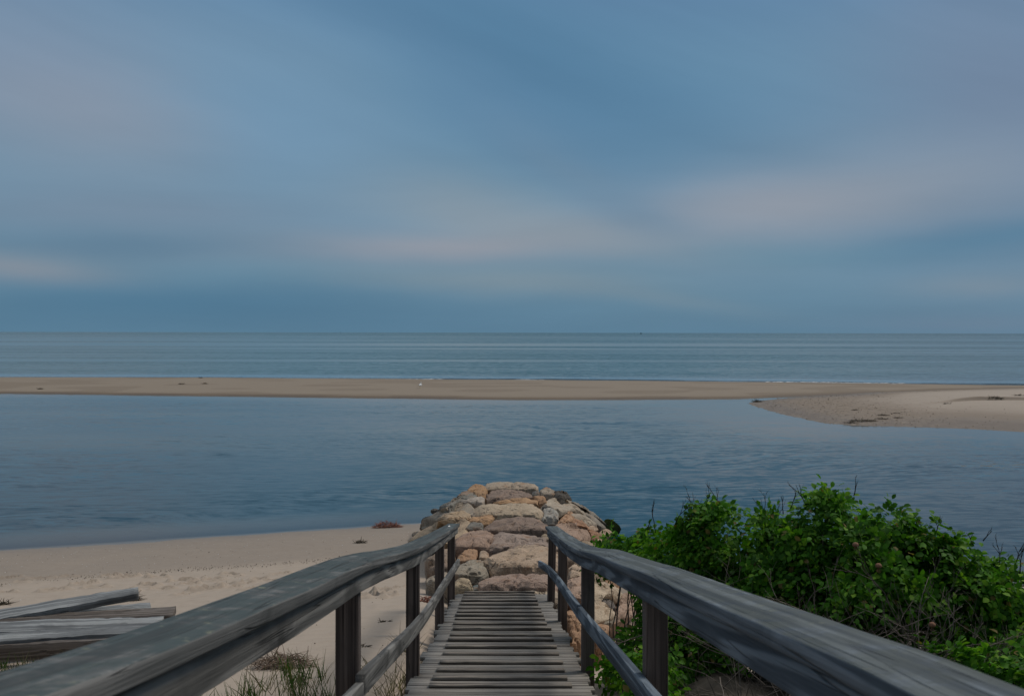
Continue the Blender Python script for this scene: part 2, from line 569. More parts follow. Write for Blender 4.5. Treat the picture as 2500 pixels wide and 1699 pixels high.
def water_mat():
    m, t, b, out = new_mat('sea_water')
    gn = t.n('ShaderNodeNewGeometry')
    P = gn.outputs['Position']
    x, y, z = t.xyz(P)
    dep = t.n('ShaderNodeAttribute', attribute_name='depth').outputs['Fac']
    warp = t.noise(t.scale(P, (0.05, 0.08, 1)), 1.0, 3.0, 0.5)
    Pw = t.comb(t.m('ADD', x, t.m('MULTIPLY', warp, 5.0)), t.m('ADD', y, t.m('MULTIPLY', warp, 9.0)), 0.0)
    def slope(vec, sc_, det, amp_x, amp_y):
        nd = t.n('ShaderNodeTexNoise')
        t.put(nd.inputs['Vector'], t.scale(vec, sc_))
        nd.inputs['Scale'].default_value = 1.0
        nd.inputs['Detail'].default_value = det
        nd.inputs['Roughness'].default_value = 0.6
        sp = t.n('ShaderNodeSeparateColor')
        t.put(sp.inputs[0], nd.outputs[1])
        return (t.m('MULTIPLY', t.m('SUBTRACT', sp.outputs[0], 0.5), amp_x), t.m('MULTIPLY', t.m('SUBTRACT', sp.outputs[1], 0.5), amp_y))
    s1 = slope(Pw, (0.55, 2.2, 1), 3.0, 0.06, 0.15)
    s2 = slope(Pw, (1.8, 7.5, 1), 2.0, 0.09, 0.27)
    s3 = slope(Pw, (0.20, 0.75, 1), 2.0, 0.03, 0.06)
    patch = t.noise(t.scale(P, (0.045, 0.16, 1)), 1.0, 4.0, 0.6, 0.5)
    amt = t.rng(patch, 0.36, 0.62, 0.5, 1.35)
    far = t.rng(y, 85.0, 125.0)
    bands = t.noise(t.scale(P, (0.0016, 0.014, 1)), 1.0, 4.0, 0.65, 0.6)
    band = t.rng(bands, 0.40, 0.60)
    hor = t.rng(y, 300.0, 2500.0)
    amt_far = t.m('ADD', t.m('MULTIPLY', band, 1.5), t.m('ADD', 0.8, t.m('MULTIPLY', hor, 1.0)))
    amt = t.m('ADD', t.m('MULTIPLY', amt, t.m('SUBTRACT', 1.0, far)), t.m('MULTIPLY', amt_far, far))
    calm = t.rng(dep, 0.05, 0.8, 0.12, 1.0)
    amt = t.m('MULTIPLY', amt, t.m('MAXIMUM', calm, t.rng(y, 76.0, 84.0)))
    sx = t.m('ADD', t.m('ADD', s1[0], s2[0]), s3[0])
    sy = t.m('ADD', t.m('ADD', s1[1], s2[1]), s3[1])
    sy = t.m('SUBTRACT', sy, t.m('ADD', 0.012, t.m('MULTIPLY', far, 0.038)))   # at a low angle the wave faces turned to you hide the others
    nn = t.n('ShaderNodeVectorMath', operation='NORMALIZE')
    t.put(nn.inputs[0], t.comb(t.m('MULTIPLY', sx, amt), t.m('MULTIPLY', sy, amt), 1.0))
    nrm = nn.outputs[0]
    deep = t.mix(t.rng(dep, 0.04, 0.5), (0.145, 0.148, 0.125), (0.003, 0.028, 0.036))
    deep = t.mix(far, deep, (0.046, 0.096, 0.082))
    shoal_reflect = t.rng(t.noise(t.scale(P, (0.03, 0.16, 1)), 1.0, 3.0, 0.6), 0.42, 0.66, 0.3, 0.7)  # shoal tone, with the grey of reflected cloud painted into the water colour
    shoal_reflect = t.m('MULTIPLY', shoal_reflect, t.rng(y, 31.0, 50.0))
    deep = t.mix(t.m('MULTIPLY', shoal_reflect, t.m('SUBTRACT', 1.0, far)), deep, (0.098, 0.104, 0.080))
    t.put(b.inputs['Base Color'], deep)
    b.inputs['Roughness'].default_value = 0.05
    b.inputs['IOR'].default_value = 1.333
    t.put(b.inputs['Normal'], nrm)
    tr = t.n('ShaderNodeBsdfTransparent')
    tr.inputs[0].default_value = (0.93, 0.97, 0.97, 1)
    gl = t.n('ShaderNodeBsdfGlossy')
    gl.inputs['Roughness'].default_value = 0.08
    gl.inputs['Color'].default_value = (1, 1, 1, 1)
    t.put(gl.inputs['Normal'], nrm)
    fr = t.n('ShaderNodeFresnel')
    fr.inputs[0].default_value = 1.333
    t.put(fr.inputs['Normal'], nrm)
    clear = t.n('ShaderNodeMixShader')
    t.put(clear.inputs[0], fr.outputs[0])
    t.t.links.new(tr.outputs[0], clear.inputs[1])
    t.t.links.new(gl.outputs[0], clear.inputs[2])
    mx = t.n('ShaderNodeMixShader')
    t.put(mx.inputs[0], t.rng(dep, 0.0, 0.45, 0.10, 1.0))
    t.t.links.new(clear.outputs[0], mx.inputs[1])
    t.t.links.new(b.outputs[0], mx.inputs[2])
    t.t.links.new(mx.outputs[0], out.inputs[0])
    return m


M['water'] = water_mat()


def leaf_mat(name, c1, c2, c3):
    m, t, b, out = new_mat(name)
    gn = t.n('ShaderNodeNewGeometry')
    rnd = gn.outputs['Random Per Island']
    c = t.mix(t.rng(rnd, 0.0, 0.6), c1, c2)
    c = t.mix(t.rng(rnd, 0.66, 0.97), c, c3)
    c = t.mix(t.rng(rnd, 0.979, 0.981), c, (0.20, 0.15, 0.05))
    pn = t.noise(gn.outputs['Position'], 3.0, 3, 0.5)
    c = t.mix(t.rng(pn, 0.38, 0.62, 0, 0.6), c, t.mix(1.0, c, (0.48, 0.55, 0.55), 'MULTIPLY'))
    t.put(b.inputs['Base Color'], c)
    b.inputs['Roughness'].default_value = 0.6
    b.inputs['Specular IOR Level'].default_value = 0.1
    tl = t.n('ShaderNodeBsdfTranslucent')
    t.put(tl.inputs[0], t.mix(1.0, c, (1.3, 1.5, 0.6), 'MULTIPLY'))
    mx = t.n('ShaderNodeMixShader')
    mx.inputs[0].default_value = 0.3
    t.t.links.new(b.outputs[0], mx.inputs[1])
    t.t.links.new(tl.outputs[0], mx.inputs[2])
    t.t.links.new(mx.outputs[0], out.inputs[0])
    return m


M['leaf'] = leaf_mat('rose_leaf', (0.034, 0.102, 0.012), (0.082, 0.225, 0.018), (0.20, 0.36, 0.034))
M['leaf_olive'] = leaf_mat('olive_rose_leaf', (0.07, 0.10, 0.02), (0.12, 0.14, 0.03), (0.16, 0.13, 0.04))
M['grass'] = leaf_mat('beach_grass', (0.035, 0.075, 0.018), (0.065, 0.115, 0.030), (0.16, 0.15, 0.07))
M['dry_grass'] = leaf_mat('dry_grass', (0.10, 0.08, 0.055), (0.17, 0.14, 0.10), (0.24, 0.20, 0.15))


def plain(name, c1, c2, scale=20.0, rough=0.85, bump=0.3):
    m, t, b, out = new_mat(name)
    tcn = t.n('ShaderNodeTexCoord')
    n = t.noise(tcn.outputs['Object'], scale, 4.0, 0.6)
    gn = t.n('ShaderNodeNewGeometry')
    f = t.m('ADD', t.m('MULTIPLY', n, 0.6), t.m('MULTIPLY', gn.outputs['Random Per Island'], 0.4))
    t.put(b.inputs['Base Color'], t.mix(t.rng(f, 0.25, 0.75), c1, c2))
    b.inputs['Roughness'].default_value = rough
    b.inputs['Specular IOR Level'].default_value = 0.25
    if bump:
        t.put(b.inputs['Normal'], t.bump(n, bump, 0.01))
    return m


M['stem'] = plain('rose_stem', (0.045, 0.034, 0.028), (0.14, 0.11, 0.09), 30)
M['twig'] = plain('dead_twig', (0.09, 0.075, 0.062), (0.22, 0.18, 0.15), 30)
M['twig_dark'] = plain('dark_twig', (0.022, 0.018, 0.016), (0.06, 0.048, 0.042), 30)
M['hip'] = plain('rose_hip', (0.15, 0.07, 0.04), (0.28, 0.15, 0.09), 30)
M['weed_red'] = plain('red_seaweed', (0.13, 0.045, 0.03), (0.27, 0.11, 0.07), 12)
M['weed_dark'] = plain('dark_seaweed', (0.018, 0.015, 0.010), (0.075, 0.055, 0.03), 12)
M['weed_brown'] = plain('brown_seaweed', (0.07, 0.045, 0.03), (0.19, 0.13, 0.09), 12)
M['weed_green'] = plain('green_weed', (0.02, 0.035, 0.008), (0.06, 0.10, 0.018), 12)
M['shell'] = plain('shell', (0.45, 0.42, 0.38), (0.75, 0.72, 0.68), 10)
M['pebble'] = plain('pebble', (0.10, 0.075, 0.052), (0.36, 0.28, 0.20), 10)
M['white'] = plain('white_feather', (0.80, 0.79, 0.77), (0.86, 0.85, 0.83), 10, bump=0)
M['grey'] = plain('grey_feather', (0.62, 0.63, 0.64), (0.7, 0.71, 0.72), 10, bump=0)
M['yellow'] = plain('yellow_beak', (0.5, 0.35, 0.06), (0.55, 0.38, 0.08), 10, bump=0)
M['hull'] = plain('dark_hull', (0.02, 0.035, 0.05), (0.03, 0.05, 0.07), 10, bump=0)
M['sail'] = plain('dark_sail', (0.04, 0.07, 0.09), (0.05, 0.08, 0.10), 10, bump=0)
M['foam'] = plain('sea_foam', (0.28, 0.31, 0.33), (0.55, 0.57, 0.58), 3)
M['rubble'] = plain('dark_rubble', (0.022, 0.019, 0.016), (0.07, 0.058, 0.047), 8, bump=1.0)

# ---------------------------------------------------------------- terrain heights
PROF = [(-60, -3.0), (-30, -2.6), (-15, -1.9), (-6, -1.0), (-3, -0.5), (0, 0.0), (4, 0.32), (7, 0.60), (10, 0.95), (13, 1.40),
        (15, 1.75), (17, 2.10), (19, 2.42), (23, 3.0), (27, 3.2), (80, 4.5)]
PX_, PZ_ = np.array([p[0] for p in PROF], float), np.array([p[1] for p in PROF], float)


def shore_y(x):
    x = np.asarray(x, float)
    left = 24.98 + (np.clip(x, -60, 60) + 2.1) * 0.353
    k = 1 / (1 + np.exp(-(x - 1.6) * 2.5))
    return left * (1 - k) + 19.0 * k


def h_beach(x, y):
    x, y = np.asarray(x, float), np.asarray(y, float)
    t = shore_y(x) - y
    z = np.interp(t, PX_, PZ_)
    # dune under the roses on the right of the walkway
    z = z + 1.05 * np.exp(-((x - 3.2) / 2.0) ** 2 - ((y - 7.2) / 3.2) ** 2)
    # scooped out under the walkway and along the head of the jetty
    cap = 4.8 - 1.213 - 0.168 * y - 0.30
    k = 1 / (1 + np.exp((np.abs(x - 0.25) - 1.05) * 9))
    z = np.where(z > cap, z + (cap - z) * k, z)
    z = z - 0.45 * np.exp(-((x - 1.2) / 0.7) ** 2) / (1 + np.exp(-(y - 9.3) * 2.5))
    return z


def hb(x, y):
    return float(h_beach(x, y))


def wpt(px, py):
    """photo pixel on the water level"""
    u, v = ray(px, py)
    d = -H / v
    return (u * d, d)


BAR_NEAR = [wpt(*p) for p in ((-700, 956), (0, 960), (500, 966), (1000, 972), (1250, 975), (1500, 975), (1800, 973), (2000, 966), (2300, 953), (2700, 949), (3400, 947))]
BAR_FAR = [wpt(*p) for p in ((-700, 919), (0, 920.5), (500, 921.5), (1000, 925), (1500, 928.5), (2000, 934), (2300, 938), (2600, 942), (3400, 944))]
SPIT = [(1822, 983), (1850, 994), (1900, 1009), (1960, 1022), (2020, 1034), (2120, 1040), (2250, 1043), (2350, 1046), (2420, 1050), (2520, 1056), (2800, 1062), (3300, 1062),
        (3300, 945), (2700, 946), (2500, 949), (2350, 953), (2200, 958), (2060, 964), (1960, 969), (1890, 974)]
SPIT_W = [wpt(*p) for p in SPIT]


def poly_y(poly, x):
    xs, ys = np.array([p[0] for p in poly]), np.array([p[1] for p in poly])
    o = np.argsort(xs)
    return np.interp(x, xs[o], ys[o])


def h_bar(x, y):
    n, f = poly_y(BAR_NEAR, x), poly_y(BAR_FAR, x)
    a, b = y - n, f - y
    up = np.minimum(0.22, np.where(a > 0, 0.16 * np.minimum(a, 0.6) + 0.012 * np.maximum(a, 0), a * 0.08))
    dn = np.minimum(0.22, np.where(b > 0, 0.018 * b, b * 0.04))
    return np.minimum(up, dn)


def seg_dist(poly, x, y):
    d = np.full(np.shape(x), 1e9)
    ins = np.zeros(np.shape(x), bool)
    n = len(poly)
    for i in range(n):
        x0, y0 = poly[i]
        x1, y1 = poly[(i + 1) % n]
        dx, dy = x1 - x0, y1 - y0
        t = np.clip(((x - x0) * dx + (y - y0) * dy) / (dx * dx + dy * dy), 0, 1)
        d = np.minimum(d, np.hypot(x - x0 - t * dx, y - y0 - t * dy))
        c = ((y0 > y) != (y1 > y)) & (x < (x1 - x0) * (y - y0) / (y1 - y0 + 1e-12) + x0)
        ins ^= c
    return np.where(ins, d, -d)


def h_spit(x, y):
    d = seg_dist(SPIT_W, x, y)
    z = np.where(d > 0, np.minimum(0.07 * d, 0.10 + 0.035 * d), 0.06 * d)
    # low cut scarp on the right
    xs, ys = wpt(2360, 1004)
    e = y - (ys + 1.0 + 0.12 * (x - xs) + 0.5 * np.sin(x * 0.9))
    k = 1 / (1 + np.exp(-(x - xs) * 0.9))
    z = z + 0.26 * k * np.clip(e / 0.18, 0, 1) * np.exp(-np.maximum(e - 6, 0) / 10)
    return np.minimum(z, 0.8)


def scarp_shade(x, y):  # band where the scarp's shade is put into the sand colour
    xs, ys = wpt(2360, 1004)
    e = y - (ys + 1.0 + 0.12 * (x - xs) + 0.5 * np.sin(x * 0.9))
    return (1 / (1 + np.exp(-(x - xs + 0.5) * 1.6))) * np.exp(-((e - 0.05) / 0.22) ** 2)


def grid_mesh(name, xs, ys, zf, attrs, mat):
    gx, gy = np.meshgrid(xs, ys)
    x, y = gx.ravel(), gy.ravel()
    z = zf(x, y)
    nx, ny = len(xs), len(ys)
    me = bpy.data.meshes.new(name)
    i = (np.arange(ny - 1)[:, None] * nx + np.arange(nx - 1)[None, :]).ravel()
    q = np.stack([i, i + 1, i + nx + 1, i + nx], 1).ravel().astype(np.int32)
    me.vertices.add(len(x))
    me.vertices.foreach_set('co', np.stack([x, y, z], 1).ravel().astype(np.float32))
    nf = len(i)
    me.loops.add(nf * 4)
    me.loops.foreach_set('vertex_index', q)
    me.polygons.add(nf)
    me.polygons.foreach_set('loop_start', (np.arange(nf) * 4).astype(np.int32))
    me.update()
    me.validate()
    for an, fn in attrs.items():
        a = me.attributes.new(an, 'FLOAT', 'POINT')
        a.data.foreach_set('value', np.asarray(fn(x, y, z), np.float32))
    return link(name, me, mat)


def fnoise(x, y, s, seed=0):
    """cheap smooth noise from sines (vectorised)"""
    rs = np.random.RandomState(seed)
    o = np.zeros_like(x)
    for k in range(7):
        a = rs.uniform(0, 6.283)
        f = s * rs.uniform(0.5, 1.9)
        o += np.sin((x * math.cos(a) + y * math.sin(a)) * f + rs.uniform(0, 6.283))
    return o / 7


# footprints (pixel positions on the photograph's beach)
rnd = random.Random(4)
FOOT = []
for px, py in ((55, 1423), (100, 1413), (168, 1407), (128, 1440), (208, 1426), (238, 1434), (270, 1406), (305, 1410), (355, 1432), (370, 1428),
               (386, 1409), (400, 1438), (447, 1418), (468, 1425), (478, 1411), (500, 1437), (525, 1415), (556, 1424), (568, 1432), (605, 1423),
               (635, 1413), (660, 1416), (690, 1400), (18, 1412), (15, 1445), (560, 1403), (455, 1450), (628, 1437), (300, 1445), (740, 1405),
               (885, 1453), (905, 1460), (930, 1447), (960, 1438), (945, 1455), (870, 1440), (760, 1428), (780, 1440), (800, 1420), (718, 1436)):
    p = ground_at(px + rnd.uniform(-5, 5), py, hb)
    FOOT.append((p.x, p.y, rnd.uniform(0.20, 0.34), rnd.uniform(0.09, 0.15), rnd.uniform(-0.6, 0.6), rnd.uniform(0.08, 0.15)))


def z_beach(x, y):
    z = h_beach(x, y) + 0.018 * fnoise(x, y, 1.6, 3) + (0.007 + 0.010 / (1 + np.exp(-(shore_y(x) - y - 6) * 3))) * fnoise(x, y, 6.0, 5) + (0.002 + 0.007 / (1 + np.exp(-(shore_y(x) - y - 6) * 3))) * fnoise(x, y, 15.0, 6)
    for fx, fy, L, W, a, dp in FOOT:
        k = (np.abs(x - fx) < 0.6) & (np.abs(y - fy) < 0.6)
        if not k.any():
            continue
        dx, dy = x[k] - fx, y[k] - fy
        p, q = dx * math.cos(a) + dy * math.sin(a), -dx * math.sin(a) + dy * math.cos(a)
        s = (p / (L * 0.5)) ** 2 + (q / (W * 0.5)) ** 2
        z[k] += -dp * np.exp(-s) + dp * 0.55 * np.exp(-(s - 2.2) ** 2 / 0.9)
    return z


def wet_beach(x, y, z):
    t = shore_y(x) - y
    lim = 5.5 + 0.35 * fnoise(x, y, 0.7, 8)
    wv = 0.62 / (1 + np.exp((t - lim) * 5.0))
    return wv + 0.38 * np.exp(-np.maximum(t, 0) / 0.8)


xs = np.concatenate([[-3000, -800, -250, -90, -45, -28, -20, -16], np.arange(-13.5, -0.2, 0.045), np.arange(0, 8, 0.12), [9, 11, 14, 20, 30, 60, 150, 500, 3000]])
ys = np.concatenate([[-3000, -500, -90, -30, -12, -6, -3, 0, 2, 3, 4], np.arange(5, 27, 0.045), np.arange(27.2, 34, 0.5), [36, 40, 48, 60]])
beach = grid_mesh('beach', xs, ys, z_beach, {
    'wet': wet_beach,
    'dark_ground': lambda x, y, z: np.clip(1.0 / (1 + np.exp(-(x - 0.9) * 9)) / (1 + np.exp((y - 8.6 - 2.2 * np.clip(x - 1.4, 0, 1)) * 3)) + 0.6 * np.exp(-((x + 1.55 + 0.3 * fnoise(x, y, 4.0, 31)) / 0.75) ** 4 - ((y - 5.9 + 0.3 * fnoise(x, y, 5.0, 32)) / 0.75) ** 4), 0, 1),  # ground darker below the thicket, and a grey dirt patch on the left
    'pebble': lambda x, y, z: 0 * x}, M['sand'])
tag(beach, 'pale sandy beach sloping down to the water', None, None, 'structure')

xs = np.concatenate([[-160, -120], np.arange(-70, 75, 0.5), [90, 120, 160, 220]])
ys = np.arange(52, 125, 0.2)
bar = grid_mesh('sandbar', xs, ys, lambda x, y: h_bar(x, y) + 0.012 * fnoise(x, y, 0.8, 2) + 0.006 * fnoise(x, y, 3.0, 9), {
    'wet': lambda x, y, z: np.clip(1.05 * np.exp(-np.maximum(y - poly_y(BAR_NEAR, x), 0) / 0.75) + 0.5 * np.exp(-np.maximum(poly_y(BAR_FAR, x) - y, 0) / 2.0) + 0.25 * (fnoise(x, y * 2.2, 0.35, 4) > 0.12), 0, 1),
    'dark_ground': lambda x, y, z: 0 * x, 'pebble': lambda x, y, z: 0 * x}, M['sandbar'])
tag(bar, 'long brown sandbar between the inlet and the sea', None, None, 'structure')

xs = np.concatenate([np.arange(10, 48, 0.16), [49, 52, 58, 70, 90]])
ys = np.arange(42, 92, 0.14)


def spit_peb(x, y, z):
    d = seg_dist(SPIT_W, x, y)
    tipx, tipy = wpt(1850, 985)
    q = np.exp(-((x - tipx) / 6.0) ** 2) * 1.0 + 0.55 * np.exp(-np.abs((y - (poly_y([wpt(*p) for p in ((1830, 980), (2000, 972), (2300, 958), (2500, 952))], x) - 2.0)) / 1.5))
    return np.clip(q, 0, 0.65) * (d > -1)


spit = grid_mesh('sand_spit', xs, ys, lambda x, y: h_spit(x, y) + 0.02 * fnoise(x, y, 1.2, 2) * (h_spit(x, y) > 0) + 0.008 * fnoise(x, y, 5, 12), {
    'wet': lambda x, y, z: np.clip(1.0 * np.exp(-np.maximum(seg_dist(SPIT_W, x, y), 0) / (1.5 + 1.5 / (1 + np.exp(-(x - 22))))) + 0.55 / (1 + np.exp((z - 0.36) * 26)) + 0.9 * scarp_shade(x, y), 0, 1),
    'dark_ground': lambda x, y, z: 0 * x, 'pebble': spit_peb}, M['spit'])
tag(spit, 'low sand spit with a pebbly tip reaching in from the right', None, None, 'structure')


def water_depth(x, y, z):
    h = np.maximum(h_beach(x, y), np.where(y > 45, h_bar(x, y), -9))
    h = np.maximum(h, np.where((y > 40) & (x > 5), h_spit(x, y), -9))
    return np.clip(-h, 0, 3)


xs = np.concatenate([[-90000, -20000, -5000, -1500, -500, -200, -100], np.arange(-60, 61, 0.6), [100, 200, 500, 1500, 5000, 20000, 90000]])
ys = np.concatenate([[10], np.arange(14, 60, 0.35), np.arange(60, 112, 0.6), [120, 135, 160, 200, 300, 500, 900, 2000, 6000, 20000, 90000]])
water = grid_mesh('water', xs, ys, lambda x, y: 0 * x, {'depth': water_depth}, M['water'])
tag(water, 'calm blue grey sea and inlet water', None, None, 'structure')

# small breaking wave along the far side of the sandbar, and its foam
g = Geo()
rows = []
for i in range(500):
    x = -14 + i * 0.16
    y = float(poly_y(BAR_FAR, x)) + 0.9 + 0.5 * nz(x * 0.15, 3)
    amp = max(0.0, 0.03 + 0.13 * nz(x * 0.09, 7.3) + 0.05 * nz(x * 0.5, 1.1))
    if x < -8:
        amp *= max(0, (x + 14) / 6)
    rows.append([(x, y - 0.9, -0.04), (x, y - 0.35, 0.3 * amp - .02), (x, y - 0.12, amp), (x, y + 0.1, amp * 0.9), (x, y + 0.9, -0.04)])
vs = [p for r in rows for p in r]
fs = [(i * 5 + j, (i + 1) * 5 + j, (i + 1) * 5 + j + 1, i * 5 + j + 1) for i in range(499) for j in range(4)]
g.add(vs, fs)
M['wave'] = plain('wave_water', (0.03, 0.05, 0.055), (0.06, 0.08, 0.075), 1.0, 0.15, 0.3)
tag(g.build('shore_wave', M['wave'], None, True), 'thin dark wave breaking along the far edge of the sandbar', None, None, 'structure')
g = Geo()
rr = random.Random(11)
for px0, px1, n in ((1960, 2205, 150), (1870, 1960, 26), (1262, 1330, 16), (1000, 1080, 8)):
    for _ in range(n):
        px = rr.uniform(px0, px1)
        x = (px - CX) / F * 92
        y = float(poly_y(BAR_FAR, x)) + rr.uniform(-0.6, 0.35)
        x = (px - CX) / F * y
        s = rr.uniform(0.12, 0.5)
        hh = rr.uniform(0.02, 0.06)
        vs = [(x + s * math.cos(a) * rr.uniform(.7, 1.2), y + 0.25 * s * math.sin(a), 0.01) for a in [k * math.pi / 4 for k in range(8)]] + [(x, y, hh)]
        g.add(vs, [(k, (k + 1) % 8, 8) for k in range(8)])
tag(g.build('foam', M['foam'], None, True), 'white foam where the wave breaks on the sandbar', None, None, 'stuff')

# ---------------------------------------------------------------- boardwalk
DZ0, DSL = 1.213, 0.168                 # deck: metres below the eye = DZ0 + DSL*d


def deck_z(d):
    return H - DZ0 - DSL * d


CAPL = [(1.06, 0.402), (1.339, 0.456), (1.775, 0.535), (2.262, 0.620), (2.919, 0.734), (3.868, 0.890), (4.506, 1.008), (5.047, 1.115), (6.432, 1.384), (7.422, 1.558), (9.706, 1.94), (12.6, 2.415)]
CAPR = [(1.241, 0.4535), (1.502, 0.496), (1.856, 0.560), (2.116, 0.605), (2.43, 0.662), (2.81, 0.728), (3.52, 0.852), (4.362, 1.008), (5.735, 1.262), (6.98, 1.51), (8.75, 1.82), (11.97, 2.325)]
TILTL = [(1.0, 0.0), (4.0, 0.014), (5.5, 0.012), (8.0, 0.005), (12.6, 0.0)]      # outer edge above the inner one
TILTR = [(1.0, 0.006), (3.0, 0.014), (4.4, 0.018), (5.8, 0.024), (7.0, 0.016), (9.0, 0.004), (12.6, 0.0)]
MIDL = [(2.0, 0.95), (3.8, 1.313), (6.86, 1.938), (9.7, 2.40), (12.5, 2.855)]      # lower rails: metres below the eye
MIDR = [(2.0, 0.98), (3.49, 1.272), (4.55, 1.463), (6.75, 1.875), (9.63, 2.36), (12.0, 2.79), (13.3, 3.04)]

walk = empty('boardwalk', (0, 6, deck_z(6)))
tag(walk, 'weathered grey timber boardwalk with handrails ramping down to the stone jetty', 'boardwalk')
OFF = Vector(walk.location)
UX, UY, UZ = Vector((1, 0, 0)), Vector((0, 1, 0)), Vector((0, 0, 1))


def part(name, geo, mat, smooth=False, origin=None):
    """a part of the boardwalk: mesh local to its own origin, parented to the walkway"""
    og = Vector(origin) if origin is not None else OFF
    o = link(name, mesh(name, [Vector(v) - og for v in geo.v], geo.f), mat, walk, smooth)
    o.location = og - OFF
    return o


def span(a, b, step):
    n = max(2, int((b - a) / step) + 1)
    return [a + (b - a) * i / (n - 1) for i in range(n)]


def wob(sec, seed, y, amp=0.0013):
    return [(a + amp * nz(a * 40 + seed, y * 2.5, b * 40), b + amp * nz(a * 40 + seed + 9, y * 2.2, b * 40 + 5)) for a, b in sec]


for side, cap_t, mid_t, mat, end_d, seed in ((-1, CAPL, MIDL, 'l', 12.62, 1), (1, CAPR, MIDR, 'r', 12.0, 2)):
    ds = span(-0.6, end_d, 0.06)
    # top board
    g = Geo()
    sec0 = rect(0.528, 0.675, -0.037, 0.0, 0.0045, 2)
    if side < 0:
        sec0 = [(-a, b) for a, b in reversed(sec0)]
    g.sweep([Vector((0, d, H - interp(cap_t, d) + 0.004 * nz(d * 0.8, seed))) for d in ds], UX, UZ, [[(a, b + interp(TILTL if side < 0 else TILTR, max(1.0, d)) * ((abs(a) - 0.60) / 0.145)) for a, b in wob(sec0, seed, d)] for d in ds])
    part('handrail_cap', g, M['cap_' + mat], True)
    # side board, hung inside the posts
    g = Geo()
    sec0 = rect(0.551, 0.5675, -0.123, -0.046, 0.0035, 2)
    if side < 0:
        sec0 = [(-a, b) for a, b in reversed(sec0)]
    ds2 = span(-0.6, end_d - 0.03, 0.06)
    g.sweep([Vector((0, d, H - interp(cap_t, d))) for d in ds2], UX, UZ, [wob(sec0, seed + 4, d) for d in ds2])
    part('handrail_board', g, M['board_' + mat], True)
    # lower rail in two lengths that meet at a post
    first, last = (2.0, 12.75) if side < 0 else (2.0, 13.25)
    joint = 3.86 if side < 0 else 6.95
    for k, (a, b) in enumerate(((first, joint), (joint + 0.006, last))):
        g = Geo()
        sec0 = rect(0.5325, 0.5670, -0.088, 0.0, 0.004, 2)
        if side < 0:
            sec0 = [(-p, q) for p, q in reversed(sec0)]
        dd = span(a, b, 0.08)
        drop = 0.03 if (k == 0 and side < 0) else 0.0
        pts = []
        for d in dd:
            inw = 0.0
            if side > 0 and d > 11.5:
                inw = -0.025 * (d - 11.5)
            pts.append(Vector((inw, d, H - interp(mid_t, d) - drop)))
        g.sweep(pts, UX, UZ, [wob(sec0, seed + 8 + k, d) for d in dd])
        part('lower_rail', g, M['board_' + mat], True)
    # posts
    spots = (0.9, 3.95, 6.87, 9.85, 12.15) if side < 0 else (0.95, 3.93, 7.02, 9.95, 11.9)
    for k, d in enumerate(spots):
        lean = 0.0
        if side > 0 and k == 4:
            lean = 0.05
        zt = H - interp(cap_t, d) - 0.0385 - 0.015
        zb = deck_z(d) - 0.75
        g = Geo()
        zz = span(zb, zt, 0.1)
        sec0 = rect(0.569, 0.659, 0.0, 0.09, 0.007, 2)
        if side < 0:
            sec0 = [(-p, q) for p, q in reversed(sec0)]
        paths = []
        secs = []
        for z in zz:
            fz = (zt - z) / (zt - zb)
            paths.append(Vector((-lean * fz * side * 0.7, d, z)))
            secs.append([(p + 0.002 * nz(z * 3, p * 30, k + seed), q) for p, q in sec0])
        g.sweep(paths, UX, UY, secs)
        part('post', g, M['post'], True, (side * 0.61, d, zt))

# stringers, deck planks and cleats
for sx in (-0.5, 0.0, 0.5):
    g = Geo()
    ds = span(-1.2, 12.8, 0.7)
    g.sweep([Vector((0, d, deck_z(d) - 0.036)) for d in ds], UX, UZ, rect(sx - 0.02, sx + 0.02, -0.14, 0.0, 0.004, 1))
    part('stringer', g, M['post'])
g = Geo()
rr = random.Random(7)
pitch = 0.147
d = -1.2
UPD = Vector((0, DSL, 1)).normalized()
ALD = Vector((0, 1, -DSL)).normalized()
while d < 12.85:
    e = 0.60 + rr.uniform(-0.025, 0.03)
    e2 = 0.595 + rr.uniform(-0.025, 0.03)
    dz = rr.uniform(-0.003, 0.003)
    wd = pitch - rr.uniform(0.006, 0.013)
    xs_ = span(-e, e2, 0.12)
    sk = rr.uniform(-0.004, 0.004)
    sec = rect(-wd / 2, wd / 2, -0.034, 0.0, 0.005, 2)
    # sweep along x ; section in (along, up)
    g.sweep([Vector((x, d + sk * x, deck_z(d) + dz + 0.002 * nz(x * 2.0, d * 3))) for x in xs_], ALD, UPD,
            [[(a + 0.002 * nz(x * 5, d * 7, a * 50), b + 0.0015 * nz(x * 6 + 3, d * 5, a * 60)) for a, b in sec] for x in xs_])
    d += pitch
part('deck', g, M['deck'], True)
CL = [(1520, 428, 1432), (1468, 450, 1400), (1410, 478, 1380), (1353, 502, 1368), (1294, 522, 1340), (1243, 540, 1325), (1193, 560, 1303), (1158, 575, 1292),
      (1117, 593, 1287), (1080, 596, 1255), (1047, 608, 1242), (1020, 610, 1233), (994, 622, 1218), (968, 632, 1215), (940, 640, 1195), (917, 652, 1190),
      (892, 660, 1178), (872, 668, 1172), (855, 675, 1170)]
cl = []
for v, u0, u1 in CL:
    py = 1150 + v / 2.876
    d = DZ0 / ((py - CY) / F - DSL)
    cl.append((d, (900 + u0 / 2.876 - CX) / F * d, (900 + u1 / 2.876 - CX) / F * d))
cl = [(5.72, -0.47, 0.46), (5.35, -0.46, 0.47), (4.97, -0.47, 0.46), (4.6, -0.46, 0.47)] + cl
